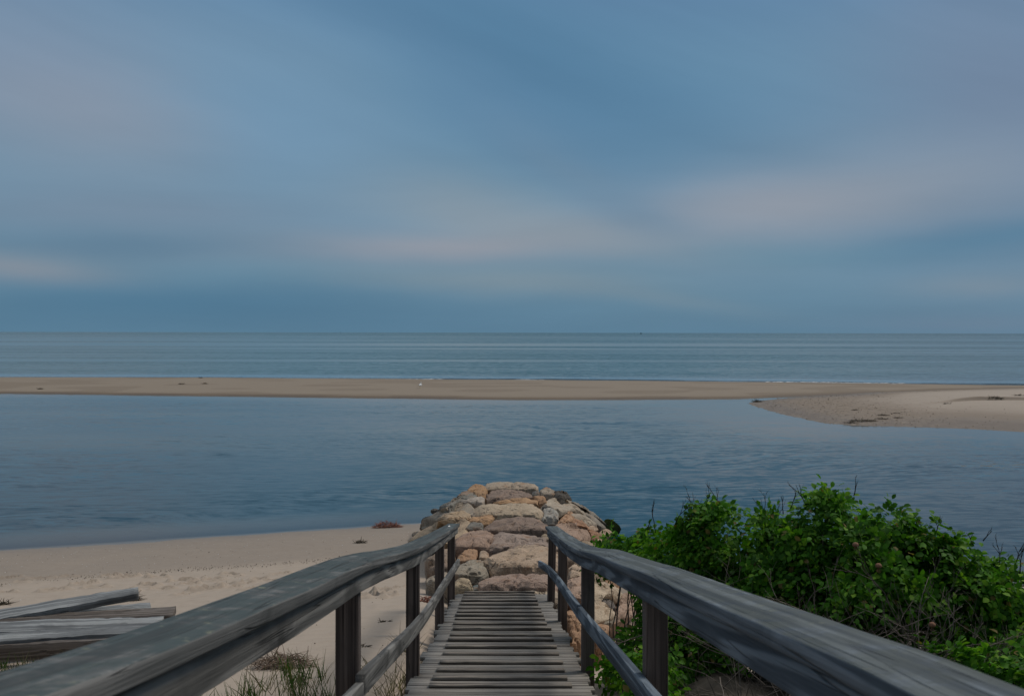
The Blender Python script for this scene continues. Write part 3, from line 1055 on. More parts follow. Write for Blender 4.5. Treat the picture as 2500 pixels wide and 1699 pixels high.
for k, (d, x0, x1) in enumerate(cl):
    g = Geo()
    hh = 0.020 + rr.uniform(-0.004, 0.006)
    ww = 0.085
    xs_ = span(x0, x1, 0.06)
    sec = rect(-0.012, ww, 0.0025, hh, 0.005, 2)
    s1, s2 = rr.uniform(-0.008, 0.008), rr.uniform(0, 50)
    g.sweep([Vector((x, d + s1 * x, deck_z(d))) for x in xs_], ALD, UPD,
            [[(a + 0.003 * nz(x * 7 + s2, a * 60, b * 60), b + 0.004 * nz(x * 6 + s2, a * 30 + 4, 2) * (b > 0.01)) for a, b in sec] for x in xs_])
    part('cleat', g, M['cleat'], True, (0, d, deck_z(d)))
# a nail head or two on the cap are too small to matter; bird dropping on the left cap end
g = Geo()
p = Vector((-0.60, 11.4, H - interp(CAPL, 11.4) + 0.002))
g.add([p + Vector((0.014 * math.cos(a), 0.05 * math.sin(a), 0)) for a in [k * math.pi / 5 for k in range(10)]] + [p + Vector((0, 0, 0.004))], [(k, (k + 1) % 10, 10) for k in range(10)])
part('bird_dropping', g, M['shell'], True)

# ---------------------------------------------------------------- jetty
def surf(x, y, lift=0.0):
    dx = max(0.0, -0.85 - x) * 0.92 + max(0.0, x - 1.0) * 0.80
    dy = max(0.0, y - 22.3) * 0.36
    d = math.hypot(dx, dy)
    if d < 0.5:
        d = d * d / 1.0 + 0.0 if d < 0.25 else d - 0.1875 * (1 - (d - 0.25) / 0.25) - 0.0
    return 1.42 - max(d, 0) + lift


def surf_hit(px, py, lift):
    u, v = ray(px, py)
    d, best = 8.0, (9, 8.0)
    while d < 27.5:
        gap = H + v * d - (surf(u * d, d, lift))
        if gap <= 0:
            return Vector((u * d, d, H + v * d))
        if gap < best[0]:
            best = (gap, d)
        d += 0.02
    d = best[1]
    return Vector((u * d, d, H + v * d))


def chaikin(p, it=1, q=0.22):
    for _ in range(it):
        o = []
        for i in range(len(p)):
            a, b = p[i], p[(i + 1) % len(p)]
            o.append(a * (1 - q) + b * q)
            o.append(a * q + b * (1 - q))
        p = o
    return p


def resample(p, n):
    L = [0.0]
    for i in range(len(p)):
        L.append(L[-1] + (p[(i + 1) % len(p)] - p[i]).length)
    out = []
    j = 0
    for k in range(n):
        s = L[-1] * k / n
        while L[j + 1] < s:
            j += 1
        t = (s - L[j]) / max(1e-9, L[j + 1] - L[j])
        out.append(p[j].lerp(p[(j + 1) % len(p)], t))
    return out


A = {'tan': (0.43, 0.315, 0.22), 'cream': (0.45, 0.35, 0.245), 'orange': (0.40, 0.245, 0.135), 'peach': (0.45, 0.33, 0.215), 'pink': (0.37, 0.255, 0.185),
     'purple': (0.245, 0.178, 0.137), 'brown': (0.235, 0.17, 0.125), 'grey': (0.295, 0.25, 0.19), 'ltgrey': (0.375, 0.31, 0.235), 'dark': (0.10, 0.085, 0.068),
     'slate': (0.13, 0.12, 0.105), 'rust': (0.37, 0.225, 0.135), 'moss': (0.10, 0.13, 0.035), 'bluegrey': (0.34, 0.315, 0.27), 'dtan': (0.30, 0.225, 0.155)}


def rock(poly, colour, label, crop=8, lift=0.0, thick=0.55, seed=0, bulge=0.07, facets=9, edge=0.15, rough=1.0, ff=0.30):
    """a boulder: the upper part of the traced outline is its top, the lower part (ff) its face towards the beach end"""
    k, ox, oy = (3.873, 950.0, 1150.0) if crop == 8 else (2.876, 900.0, 1150.0)
    rs = random.Random(seed * 31 + 5)
    pix = resample(chaikin([Vector((ox + u / k, oy + v / k, 0)) for u, v in poly], 1, 0.16), 76)
    pm = sum(pix, Vector()) / len(pix)
    pix = [pm + (p - pm) * 1.03 for p in pix]
    ys_ = [p.y for p in pix]
    y0, y1 = min(ys_), max(ys_)
    P_, Q_ = [], []
    cx_ = sum((p.x for p in pix)) / len(pix)
    cy_ = sum((p.y for p in pix)) / len(pix)
    mid = surf_hit(cx_, cy_, lift)
    if not -1.0 < mid.x < 1.15:          # stones lying on the sloping flanks
        ff *= 0.15
    yl = y1 - ff * (y1 - y0)
    for p in pix:
        q = surf_hit(p.x, min(p.y, yl), lift)
        Q_.append(q)
        if p.y > yl:                    # below the top edge: on a steep face under it
            dd = q.y - 0.25 * (p.y - yl) * q.y / F
            u, v = ray(p.x, p.y)
            P_.append(Vector((u * dd, dd, H + v * dd)))
        else:
            P_.append(q.copy())
    c = sum(Q_, Vector()) / len(Q_)
    e = 0.15
    n = Vector((-(surf(c.x + e, c.y) - surf(c.x - e, c.y)) / (2 * e), -(surf(c.x, c.y + e) - surf(c.x, c.y - e)) / (2 * e), 1)).normalized()
    size = sum((p - c).length for p in Q_) / len(Q_)
    bev = min(0.5, edge) * 0.8
    # dome the crown a little so that tops are not flat
    dome = bulge * 0.32
    vs, fs = [], []
    N = len(pix)
    low = sum(P_, Vector()) / len(P_)

    def ring(fn):
        vs.extend([fn(P_[i] - c, Q_[i] - c) for i in range(N)])
    ring(lambda p, q: (p - (low - c)) * 0.72 + (low - c) - n * thick)
    ring(lambda p, q: (p - (low - c)) * 0.88 + (low - c) - n * thick * 0.75)
    ring(lambda p, q: (p - (low - c)) * 0.97 + (low - c) - n * thick * 0.45)
    ring(lambda p, q: p * 1.0 - n * thick * 0.22)
    ring(lambda p, q: p * 1.005 - n * 0.07)
    ring(lambda p, q: p * 1.0 - n * 0.02)
    ring(lambda p, q: p * 0.6 + q * 0.4 + (p - q) * 0.06 - n * bulge * 0.30)
    ring(lambda p, q: p * 0.25 + q * 0.75 + (p - q) * 0.08 - n * bulge * 0.16)
    for sc_, up_ in ((0.993, -0.12), (0.975, 0.05), (0.93, 0.30), (0.84, 0.62), (0.70, 0.82), (0.55, 0.92), (0.42, 0.95), (0.28, 0.99), (0.12, 1.0)):
        ring(lambda p, q, a=sc_, b=up_: q * a + n * dome * b)
    nr = len(vs) // N
    for i in range(nr - 1):
        for j in range(N):
            j2 = (j + 1) % N
            fs.append((i * N + j, i * N + j2, (i + 1) * N + j2, (i + 1) * N + j))
    fs.append(tuple(range(N - 1, -1, -1)))
    fs.append(tuple(range((nr - 1) * N, nr * N)))
    # outline winding may be clockwise: bmesh fixes the normals
    # facets: planes that shear off parts of the stone
    cuts = []
    for _ in range(facets):
        a = rs.uniform(0, 2 * math.pi)
        tilt = rs.uniform(0.5, 2.2)
        pn = Vector((math.cos(a), math.sin(a), tilt)).normalized()
        ext = max(v.dot(pn) for v in vs)
        cuts.append((pn, ext * rs.uniform(0.86, 0.985)))
    so = Vector((seed * 3.7, seed * 1.3, seed * 7.1))
    out = []
    for v in vs:
        for pn, dd in cuts:
            ex = v.dot(pn) - dd
            if ex > 0:
                v = v - pn * ex * 0.97
        nd = (v + n * 0.25).normalized()
        q = v + so
        am = min(1.0, size / 0.4) * rough
        vd = mnoise.voronoi(q * 3.0)[0]
        dsp = 0.036 * am * mnoise.noise(q * 2.2) + 0.026 * am * mnoise.noise(q * 6.5) + 0.02 * am * mnoise.noise(q * 15) + 0.035 * am * (vd[0] - 0.35)
        rid = abs(mnoise.noise(q * 3.6 + Vector((9, 2, 5))))
        dsp -= 0.04 * am * max(0, 0.10 - rid) / 0.10
        out.append(v + nd * dsp)
    bm = bmesh.new()
    bv = [bm.verts.new(v) for v in out]
    for f in fs:
        try:
            bm.faces.new([bv[i] for i in f])
        except ValueError:
            pass
    bmesh.ops.recalc_face_normals(bm, faces=bm.faces)
    me = bpy.data.meshes.new('jetty_rock')
    bm.to_mesh(me)
    bm.free()
    o = link('jetty_rock', me, M['rock'])
    me.set_sharp_from_angle(angle=R(20))
    o.location = c
    cc = A[colour] if isinstance(colour, str) else colour
    j = rs.uniform(0.92, 1.08)
    o.color = (cc[0] * j, cc[1] * j, cc[2] * j, 1)
    tag(o, label, 'rock', 'granite rocks of the jetty')
    return o


ROCKS = [
    # polygon, colour, label, options
    ([(912, 122), (960, 110), (1180, 108), (1400, 124), (1407, 192), (1250, 194), (1150, 172), (1010, 172), (925, 190)], (0.36, 0.285, 0.21), 'flat tan slab capping the far end of the jetty', dict(lift=0.03, bulge=0.10)),
    ([(915, 205), (1010, 174), (1150, 174), (1260, 194), (1340, 202), (1347, 252), (1230, 262), (1150, 272), (1030, 278), (960, 304), (928, 292)], 'purple', 'purplish brown slab just in front of the flat far slab', dict(lift=0.0)),
    ([(1347, 198), (1390, 184), (1425, 200), (1418, 238), (1355, 248)], 'slate', 'small dark grey stone right of the purplish slab', dict(thick=0.3)),
    ([(742, 168), (800, 132), (860, 126), (905, 150), (928, 188), (915, 215), (918, 295), (885, 245), (820, 240), (792, 202), (738, 198)], 'orange', 'orange boulder left of the purplish slab', dict(bulge=0.15, edge=0.3)),
    ([(636, 232), (690, 200), (740, 190), (795, 203), (700, 238), (640, 246)], 'brown', 'narrow brown rock at upper left under the orange boulder', dict(thick=0.4)),
    ([(465, 392), (520, 332), (600, 268), (700, 238), (800, 198), (828, 246), (700, 272), (640, 292), (560, 345), (490, 390)], (0.20, 0.185, 0.155), 'long dark grey rock on the upper left edge by the water', dict(bulge=0.1)),
    ([(385, 375), (430, 352), (485, 368), (500, 398), (420, 412)], 'dark', 'small black weedy rock at the waterline left of the jetty', dict(thick=0.3, lift=-0.1)),
    ([(668, 278), (800, 256), (880, 240), (903, 272), (896, 302), (812, 318), (790, 292), (700, 288)], (0.40, 0.34, 0.28), 'small block half pale half dark above the long grey rock', dict(thick=0.35)),
    ([(285, 535), (370, 440), (470, 380), (600, 310), (720, 286), (795, 310), (818, 375), (802, 435), (740, 402), (690, 397), (600, 424), (500, 444), (400, 494), (320, 535)], 'ltgrey', 'long striped grey green rock slanting down to the left beach', dict(bulge=0.14, edge=0.25)),
    ([(808, 345), (880, 308), (960, 306), (1010, 332), (1150, 308), (1300, 310), (1420, 330), (1443, 390), (1432, 455), (1390, 458), (1330, 447), (1200, 444), (1000, 452), (990, 402), (870, 414), (815, 402)], 'cream', 'large cream slab across the middle of the jetty', dict(bulge=0.14, lift=0.04, edge=0.2)),
    ([(962, 325), (1030, 283), (1180, 263), (1320, 256), (1380, 273), (1422, 326), (1300, 309), (1150, 307), (1010, 328)], 'orange', 'long thin orange slab behind the large cream slab', dict(bulge=0.08)),
    ([(1358, 252), (1420, 233), (1482, 243), (1494, 300), (1462, 332), (1430, 332), (1410, 290)], (0.35, 0.21, 0.12), 'rounded orange stone right of the thin orange slab', dict(bulge=0.14, edge=0.35, facets=2)),
    ([(435, 478), (530, 430), (620, 393), (700, 388), (773, 420), (777, 462), (740, 448), (650, 443), (540, 460)], 'peach', 'smooth peach rock below the striped grey green rock', dict(bulge=0.12, edge=0.35, facets=2)),
    ([(165, 684), (240, 600), (330, 550), (450, 490), (560, 457), (680, 447), (772, 488), (722, 532), (702, 592), (630, 645), (500, 650), (300, 675)], 'peach', 'largest smooth peach boulder behind the left handrail end', dict(bulge=0.16, edge=0.35, facets=3)),
    ([(210, 602), (240, 580), (290, 570), (265, 610), (225, 618)], 'grey', 'small grey stone on the sand beside the peach boulder', dict(thick=0.25, lift=-0.05)),
    ([(748, 468), (850, 430), (992, 400), (987, 452), (912, 502), (892, 527), (880, 497), (810, 492)], 'orange', 'orange wedge shaped rock left of the cream slab front', dict(bulge=0.12)),
    ([(706, 565), (760, 505), (820, 490), (882, 497), (892, 557), (800, 562), (720, 582)], (0.20, 0.18, 0.15), 'dark grey rounded rock right of the left handrail end', dict(bulge=0.14, edge=0.35, facets=2)),
    ([(903, 555), (940, 490), (1050, 457), (1200, 447), (1340, 452), (1440, 482), (1492, 500), (1492, 582), (1430, 608), (1300, 607), (1140, 602), (1090, 577), (980, 563)], 'purple', 'dark brown rounded slab in front of the cream slab', dict(bulge=0.17, edge=0.25, lift=0.05)),
    ([(1332, 452), (1385, 444), (1393, 462), (1340, 467)], 'cream', 'small pale chip lying under the cream slab', dict(thick=0.2)),
    ([(1443, 362), (1490, 343), (1550, 370), (1602, 400), (1602, 452), (1582, 492), (1500, 492), (1443, 472)], 'bluegrey', 'whitish blue grey block right of the cream slab', dict(bulge=0.14)),
    ([(1445, 340), (1470, 312), (1495, 320), (1490, 345), (1455, 352)], 'slate', 'small slate stone above the whitish block', dict(thick=0.3)),
    ([(1488, 292), (1540, 250), (1620, 248), (1720, 290), (1800, 330), (1842, 370), (1872, 432), (1800, 402), (1720, 377), (1640, 382), (1580, 362), (1540, 332), (1488, 322)], 'ltgrey', 'big pale rounded rock on the right shoulder of the jetty', dict(bulge=0.16, edge=0.3, facets=3)),
    ([(1418, 205), (1440, 172), (1500, 163), (1590, 198), (1642, 250), (1560, 242), (1500, 252), (1482, 240)], 'ltgrey', 'pale rock at upper right behind the big pale rock', dict(bulge=0.1)),
    ([(1448, 168), (1490, 153), (1542, 175), (1500, 184)], 'rust', 'small reddish stone at the far right end', dict(thick=0.3)),
    ([(1558, 195), (1620, 178), (1682, 215), (1735, 285), (1650, 252), (1600, 217)], 'dark', 'dark weedy rock at the far right waterline', dict(bulge=0.12, lift=0.05)),
    ([(1690, 288), (1780, 298), (1870, 350), (1960, 420), (2040, 490), (2112, 572), (2050, 547), (1960, 502), (1900, 452), (1860, 422), (1800, 342)], (0.27, 0.235, 0.19), 'long grey brown rock along the right waterline', dict(bulge=0.14)),
    ([(1725, 402), (1800, 400), (1900, 452), (1962, 502), (1962, 528), (1900, 522), (1850, 522), (1770, 472), (1718, 422)], 'ltgrey', 'pale striated rock below the big pale rock on the right', dict(bulge=0.12)),
    ([(1590, 490), (1640, 438), (1690, 388), (1732, 385), (1752, 430), (1740, 470), (1690, 482), (1640, 490)], 'rust', 'rusty orange boulder right of the whitish block', dict(bulge=0.14, edge=0.3)),
    ([(1700, 482), (1752, 440), (1822, 482), (1872, 532), (1902, 562), (1982, 592), (2045, 622), (1992, 648), (1915, 655), (1892, 592), (1820, 542)], (0.36, 0.205, 0.125), 'long reddish rock slanting down right of the handrail end', dict(bulge=0.13)),
    ([(1585, 510), (1610, 490), (1680, 477), (1780, 500), (1862, 545), (1902, 592), (1912, 660), (1850, 660), (1740, 640), (1640, 600)], 'pink', 'large pinkish rock behind the right handrail end', dict(bulge=0.14, edge=0.3)),
    ([(1876, 528), (1940, 513), (1968, 540), (1962, 572), (1900, 562)], 'tan', 'small tan stone on the long reddish rock', dict(thick=0.25, lift=0.07)),
    ([(1982, 578), (2050, 545), (2113, 577), (2082, 622), (2032, 627), (1990, 602)], 'tan', 'rounded tan stone beside the rose leaves', dict(bulge=0.14, edge=0.35, lift=0.05)),
    ([(1945, 660), (1970, 640), (2010, 645), (2020, 680), (1960, 685)], 'peach', 'small peach stone just above the right handrail', dict(thick=0.3)),
    ([(2055, 438), (2130, 468), (2195, 542), (2170, 590), (2112, 582), (2040, 492)], 'moss', 'rock covered in green moss at the right waterline', dict(bulge=0.10, lift=-0.14, thick=0.7)),
    ([(628, 665), (700, 600), (780, 563), (900, 562), (987, 580), (952, 690), (932, 762), (880, 722), (840, 742), (760, 747), (690, 782), (620, 760)], (0.33, 0.225, 0.165), 'large red brown rock right of the left handrail posts', dict(bulge=0.16, lift=0.05)),
    ([(988, 582), (1050, 567), (1130, 604), (1300, 607), (1420, 622), (1500, 667), (1520, 702), (1400, 702), (1250, 712), (1100, 742), (962, 792), (935, 762), (952, 682)], (0.33, 0.25, 0.20), 'broad pinkish grey slab at the centre of the jetty', dict(bulge=0.12, lift=0.03, edge=0.12)),
    ([(958, 802), (1060, 762), (1250, 713), (1420, 704), (1520, 742), (1600, 780), (1600, 900), (1500, 988), (1300, 978), (1130, 973), (1060, 978), (1010, 993), (1000, 932), (952, 882), (905, 852), (932, 812)], 'tan', 'broadest tan granite slab in front of the pinkish grey slab', dict(bulge=0.17, lift=0.05, edge=0.14)),
    ([(848, 845), (862, 760), (900, 749), (947, 792), (932, 822), (895, 854), (885, 822)], 'tan', 'small upright tan stone left of the broadest slab', dict(thick=0.35, lift=0.05)),
    ([(622, 850), (690, 780), (760, 745), (820, 752), (842, 800), (812, 842), (730, 852), (660, 890), (625, 890)], 'rust', 'reddish rock with an orange top left of the small tan stone', dict(bulge=0.14)),
    ([(898, 868), (960, 918), (1012, 992), (960, 995), (918, 952), (893, 902)], 'slate', 'dark slate wedge in the gap left of the broadest slab', dict(thick=0.35, lift=-0.06)),
    ([(600, 985), (655, 892), (750, 850), (862, 842), (892, 872), (904, 922), (932, 962), (882, 1012), (852, 1052), (760, 1044), (690, 1034), (610, 1050)], 'grey', 'large flat grey rock just before the boardwalk end', dict(bulge=0.16, lift=0.02)),
    ([(600, 1090), (650, 1043), (710, 1036), (772, 1063), (798, 1105), (785, 1150), (610, 1150)], (0.45, 0.35, 0.23), 'round yellowish boulder touching the boardwalk end', dict(bulge=0.2, edge=0.4, facets=1, lift=0.02)),
    ([(788, 1100), (830, 1073), (862, 1100), (857, 1150), (800, 1150)], (0.17, 0.19, 0.18), 'small greenish grey stone at the boardwalk end', dict(thick=0.3, lift=-0.08)),
    ([(863, 1055), (920, 1010), (1050, 982), (1200, 978), (1400, 987), (1600, 1000), (1600, 1090), (1350, 1098), (1200, 1110), (1150, 1150), (1000, 1150), (868, 1125)], (0.31, 0.22, 0.17), 'pinkish brown slab spanning just before the boardwalk end', dict(bulge=0.16, lift=0.03)),
    ([(1155, 1150), (1230, 1108), (1400, 1098), (1520, 1104), (1600, 1120), (1640, 1200), (1600, 1280), (1550, 1270), (1500, 1190), (1300, 1180)], (0.45, 0.36, 0.26), 'pale tan rock tucked under the right corner of the boardwalk', dict(bulge=0.12, lift=-0.06)),
    ([(335, 880), (430, 800), (545, 735), (615, 740), (600, 830), (520, 870), (430, 890), (360, 900)], (0.35, 0.26, 0.19), 'pinkish rock seen between the left handrail posts', dict(bulge=0.14)),
    ([(350, 940), (440, 890), (600, 860), (610, 930), (520, 950), (430, 940)], 'brown', 'brown rock low between the left handrail posts', dict(bulge=0.1, lift=-0.05)),
    ([(335, 1030), (430, 975), (560, 960), (600, 1000), (590, 1060), (430, 1075), (370, 1068)], 'ltgrey', 'pale grey rock half in the sand behind the left posts', dict(bulge=0.1, lift=-0.05)),
    # nearer rocks left of the deck and right of it (coordinates of another enlargement)
    ([(355, 1125), (395, 1060), (470, 1040), (480, 1090), (430, 1200), (395, 1180)], (0.25, 0.23, 0.19), 'speckled grey rock pressed against the left deck edge', dict(crop=3, lift=-0.25)),
    ([(1370, 985), (1440, 975), (1490, 1060), (1530, 1130), (1520, 1310), (1450, 1270), (1400, 1130)], 'rust', 'red brown boulder pressed against the right deck edge', dict(crop=3, lift=-0.15, bulge=0.2)),
    ([(1390, 775), (1450, 740), (1530, 735), (1560, 840), (1530, 960), (1450, 950), (1395, 880)], 'pink', 'pinkish boulder behind the right middle posts', dict(crop=3, bulge=0.16)),
    ([(1400, 690), (1440, 652), (1510, 660), (1580, 700), (1560, 742), (1430, 768)], 'tan', 'tan rock above the pinkish boulder by the right posts', dict(crop=3, bulge=0.14, lift=0.03)),
    ([(1570, 775), (1680, 795), (1770, 840), (1783, 880), (1735, 932), (1690, 880), (1640, 892), (1590, 880), (1545, 850)], 'cream', 'large pale tan rock under the right handrail', dict(crop=3, bulge=0.18, edge=0.25)),
    ([(1585, 892), (1660, 862), (1722, 920), (1738, 985), (1660, 935)], (0.17, 0.145, 0.125), 'dark grey angular stone below the large pale tan rock', dict(crop=3, lift=-0.08)),
    ([(1540, 925), (1640, 928), (1710, 970), (1748, 1010), (1700, 1030), (1590, 1062), (1540, 1020)], 'cream', 'pale flat rock below the dark angular stone', dict(crop=3, bulge=0.12)),
    ([(1560, 1050), (1690, 1032), (1742, 1022), (1722, 1064), (1640, 1075), (1570, 1075)], 'grey', 'narrow greyish rock under the pale flat rock', dict(crop=3, thick=0.35, lift=-0.05)),
    ([(1540, 1080), (1680, 1074), (1700, 1110), (1640, 1150), (1550, 1160)], 'rust', 'reddish rock low beside the rose leaves', dict(crop=3, lift=-0.05)),
    ([(1735, 945), (1850, 920), (1900, 960), (1840, 1030), (1760, 1030)], 'pink', 'pinkish rock half hidden by rose leaves', dict(crop=3, bulge=0.12)),
    ([(1560, 705), (1650, 735), (1665, 785), (1590, 772)], 'dtan', 'brownish stone above the large pale tan rock', dict(crop=3, lift=0.0)),
    ([(1655, 738), (1755, 790), (1765, 835), (1670, 792)], 'rust', 'dark reddish stone touching the underside view of the right rail', dict(crop=3)),
    ([(1770, 870), (1835, 850), (1885, 890), (1840, 925), (1765, 932)], 'pink', 'small pinkish stone right of the large pale tan rock', dict(crop=3)),
    ([(1208, 462), (1240, 438), (1285, 465), (1275, 495), (1225, 490)], 'dtan', 'small tan stone left of the right handrail end', dict(crop=3, thick=0.3)),
    ([(1265, 510), (1330, 520), (1420, 600), (1440, 650), (1390, 690), (1320, 640)], (0.33, 0.24, 0.17), 'brownish rock just right of the right handrail end post', dict(crop=3, bulge=0.12)),
    ([(1480, 480), (1560, 490), (1640, 560), (1660, 640), (1560, 640), (1440, 590)], 'dtan', 'rock hidden mostly behind the right handrail', dict(crop=3, bulge=0.12, lift=-0.05)),
]
for i, (poly, colr, lab, kw) in enumerate(ROCKS):
    rock(poly, colr, lab, seed=i + 1, **kw)

# rubble bed between and below the big rocks
xs = np.arange(-3.0, 3.6, 0.06)
ys = np.arange(10.0, 29.0, 0.08)


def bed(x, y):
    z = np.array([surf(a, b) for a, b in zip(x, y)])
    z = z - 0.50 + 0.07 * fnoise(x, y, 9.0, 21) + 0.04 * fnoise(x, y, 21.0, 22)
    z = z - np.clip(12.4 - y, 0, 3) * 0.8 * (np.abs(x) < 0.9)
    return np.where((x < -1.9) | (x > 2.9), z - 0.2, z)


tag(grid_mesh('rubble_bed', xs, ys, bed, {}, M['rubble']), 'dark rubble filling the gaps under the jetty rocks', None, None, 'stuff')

# ---------------------------------------------------------------- timber pile on the beach
def timber(right, left, w_, t_, roll, mat, label, seed, ext=1.6, taper=0.0, over=0.0):
    a, b = at(*left), at(*right)
    L = (b - a).length
    dirn = (b - a).normalized()
    a = a - dirn * ext
    L += ext
    side = dirn.cross(UZ).normalized()       # towards the camera
    upv = side.cross(dirn).normalized()
    s2 = side * math.cos(roll) - upv * math.sin(roll)
    u2 = upv * math.cos(roll) + side * math.sin(roll)
    g = Geo()
    n = int(L / 0.05)
    rs = random.Random(seed)
    path, secs = [], []
    base = rect(-w_ / 2, w_ / 2, -t_, 0, 0.006, 2)
    for i in range(n + 1):
        y = L * i / n
        k = 1.0 - taper * max(0, (y - L + 0.5) / 0.5)
        bow = 0.012 * math.sin(math.pi * y / L)
        path.append((0, y, bow))
        secs.append([(p * k + 0.009 * nz(y * 2.2, seed, p * 20) + 0.011 * nz(y * 11, seed + 3, p * 40), q + 0.006 * nz(y * 4, p * 25, seed) + 0.006 * nz(y * 15, p * 60, seed) * (q > -0.01)) for p, q in base])
    g.sweep(path, Vector((1, 0, 0)), Vector((0, 0, 1)), secs)
    me = mesh('timber_board', g.v, g.f)
    o = link('timber_board', me, mat, None, True)
    mw = Matrix((( s2.x, dirn.x, u2.x, a.x), (s2.y, dirn.y, u2.y, a.y), (s2.z, dirn.z, u2.z, a.z), (0, 0, 0, 1)))
    o.matrix_world = mw
    tag(o, label, 'board', 'old timber boards piled on the beach')
    return o


timber((337, 1440, 10.0), (0, 1501, 9.6), 0.225, 0.07, R(8), M['board'], 'topmost grey board of the pile, its right end raised off the sand', 1, taper=0.25)
timber((368, 1478, 10.15), (130, 1500, 9.8), 0.20, 0.04, R(5), M['board'], 'thin grey board farthest back, tip showing under the topmost board', 2)
timber((425, 1491, 9.75), (40, 1515, 9.5), 0.235, 0.065, R(7), M['board_brown'], 'brownish board reaching farthest right in the pile', 3)
timber((394, 1517, 9.3), (0, 1531, 9.1), 0.235, 0.045, R(9), M['board'], 'pale board with swirling grain in the middle of the pile', 4)
timber((372, 1530, 9.05), (0, 1557, 8.75), 0.20, 0.075, R(5), M['board'], 'pale thick board with a dark front edge below the swirly board', 5)
timber((300, 1556, 8.75), (0, 1577, 8.65), 0.05, 0.15, R(2), M['board_brown'], 'lowest brown board standing on its edge in front', 6)

# ---------------------------------------------------------------- seaweed, shells, pebbles
def weed(loc, rx, ry, rz, n, mat, label, seed, name='seaweed_clump', length=0.12, wid=0.008, group='seaweed clumps on the sand'):
    rs = random.Random(seed)
    g = Geo()
    for _ in range(n):
        a = rs.uniform(0, 6.283)
        r = math.sqrt(rs.random())
        x, y = rx * r * math.cos(a), ry * r * math.sin(a)
        z = rz * (1 - r * r) * rs.uniform(0.1, 1.0) + 0.004
        d = Vector((rs.uniform(-1, 1), rs.uniform(-1, 1), rs.uniform(-0.35, 0.45))).normalized()
        sd = d.cross(Vector((rs.uniform(-.3, .3), rs.uniform(-.3, .3), 1))).normalized()
        L = length * rs.uniform(0.5, 1.4)
        ww = wid * rs.uniform(0.5, 1.5)
        p = Vector((x, y, z))
        bend = Vector((rs.uniform(-.5, .5), rs.uniform(-.5, .5), rs.uniform(-0.8, 0.1)))
        vs = []
        for k in range(4):
            q = p.copy()
            q.z = max(q.z, 0.003)
            kk = ww * (1 - 0.22 * k)
            vs += [q - sd * kk, q + sd * kk, q + Vector((0, 0, kk * 0.7))]
            p = p + d * (L / 3)
            d = (d + bend * 0.35).normalized()
        fs = []
        for k in range(3):
            for j in range(3):
                j2 = (j + 1) % 3
                fs.append((k * 3 + j, k * 3 + j2, (k + 1) * 3 + j2, (k + 1) * 3 + j))
        fs += [(2, 1, 0), (9, 10, 11)]
        g.add(vs, fs)
    o = g.build(name, mat)
    o.location = loc
    tag(o, label, 'seaweed', group)
    return o


def ground_z(fn):
    return lambda x, y: float(fn(np.array([x]), np.array([y]))[0])


spit_z, bar_z = ground_z(h_spit), ground_z(h_bar)
weed(ground_at(945, 1288, hb), 0.34, 0.16, 0.15, 420, M['weed_red'], 'heap of red brown seaweed at the waterline left of the jetty', 1)
weed(ground_at(318, 1466, hb), 0.15, 0.10, 0.10, 200, M['weed_dark'], 'dark seaweed clump under the raised tip of the topmost board', 2)
weed(ground_at(4, 1478, hb), 0.14, 0.08, 0.05, 90, M['weed_dark'], 'dark seaweed scrap at the left edge behind the boards', 3)
weed(ground_at(688, 1630, hb), 0.24, 0.18, 0.09, 420, M['weed_brown'], 'brown dried seaweed clump behind the green grass under the left rail', 4, length=0.14, wid=0.004)
weed(ground_at(940, 1521, hb), 0.07, 0.05, 0.03, 26, M['weed_dark'], 'tiny dark seaweed scrap on sand between two left posts', 5, length=0.06)
weed(ground_at(884, 1580, hb), 0.05, 0.04, 0.03, 22, M['weed_dark'], 'tiny dark scrap right of the nearest left post', 6, length=0.06)
weed(ground_at(1040, 1468, hb), 0.10, 0.08, 0.06, 70, M['weed_red'], 'reddish seaweed bit beside the third left post', 7, length=0.08)
weed(ground_at(878, 1325, hb), 0.12, 0.05, 0.04, 60, M['weed_dark'], 'short dark strip of seaweed on the beach below the red heap', 8, length=0.1)
for k, (px, py, rx, ry, rz, n, lab) in enumerate((
        (2431, 973, 0.55, 0.4, 0.20, 240, 'dark seaweed lump on the pale top of the sand spit'),
        (2488, 966, 0.5, 0.3, 0.09, 110, 'flat dark seaweed patch at the right edge of the spit'),
        (2312, 986, 0.28, 0.2, 0.07, 60, 'small dark seaweed spot left of the lump on the spit'),
        (2108, 1028, 1.0, 0.5, 0.09, 420, 'largest dark seaweed patch at the near edge of the spit'),
        (2075, 1033, 0.4, 0.25, 0.06, 90, 'seaweed scrap left of the largest seaweed patch'),
        (2152, 1023, 0.4, 0.3, 0.06, 90, 'seaweed streak just right of the largest patch'),
        (2156, 1014, 0.45, 0.25, 0.05, 100, 'flat dark seaweed streak above the largest patch'),
        (2193, 1020, 0.3, 0.2, 0.05, 60, 'rightmost of the low seaweed scraps on the spit'),
        (2088, 1002, 0.34, 0.2, 0.06, 60, 'dark seaweed dash in the middle of the spit'),
        (2188, 1009, 0.25, 0.2, 0.05, 40, 'tiny seaweed dot above the rightmost low scrap'))):
    weed(ground_at(px, py, spit_z, 40, 110), rx * 0.8, ry * 0.7, rz * 0.8, int(n * 0.4), M['weed_dark'], lab, 20 + k, length=0.16, wid=0.018)
weed(ground_at(1850, 981, spit_z, 40, 110), 0.35, 0.3, 0.10, 90, M['weed_dark'], 'dark weedy lump at the tip of the sand spit', 40, length=0.2, wid=0.03)
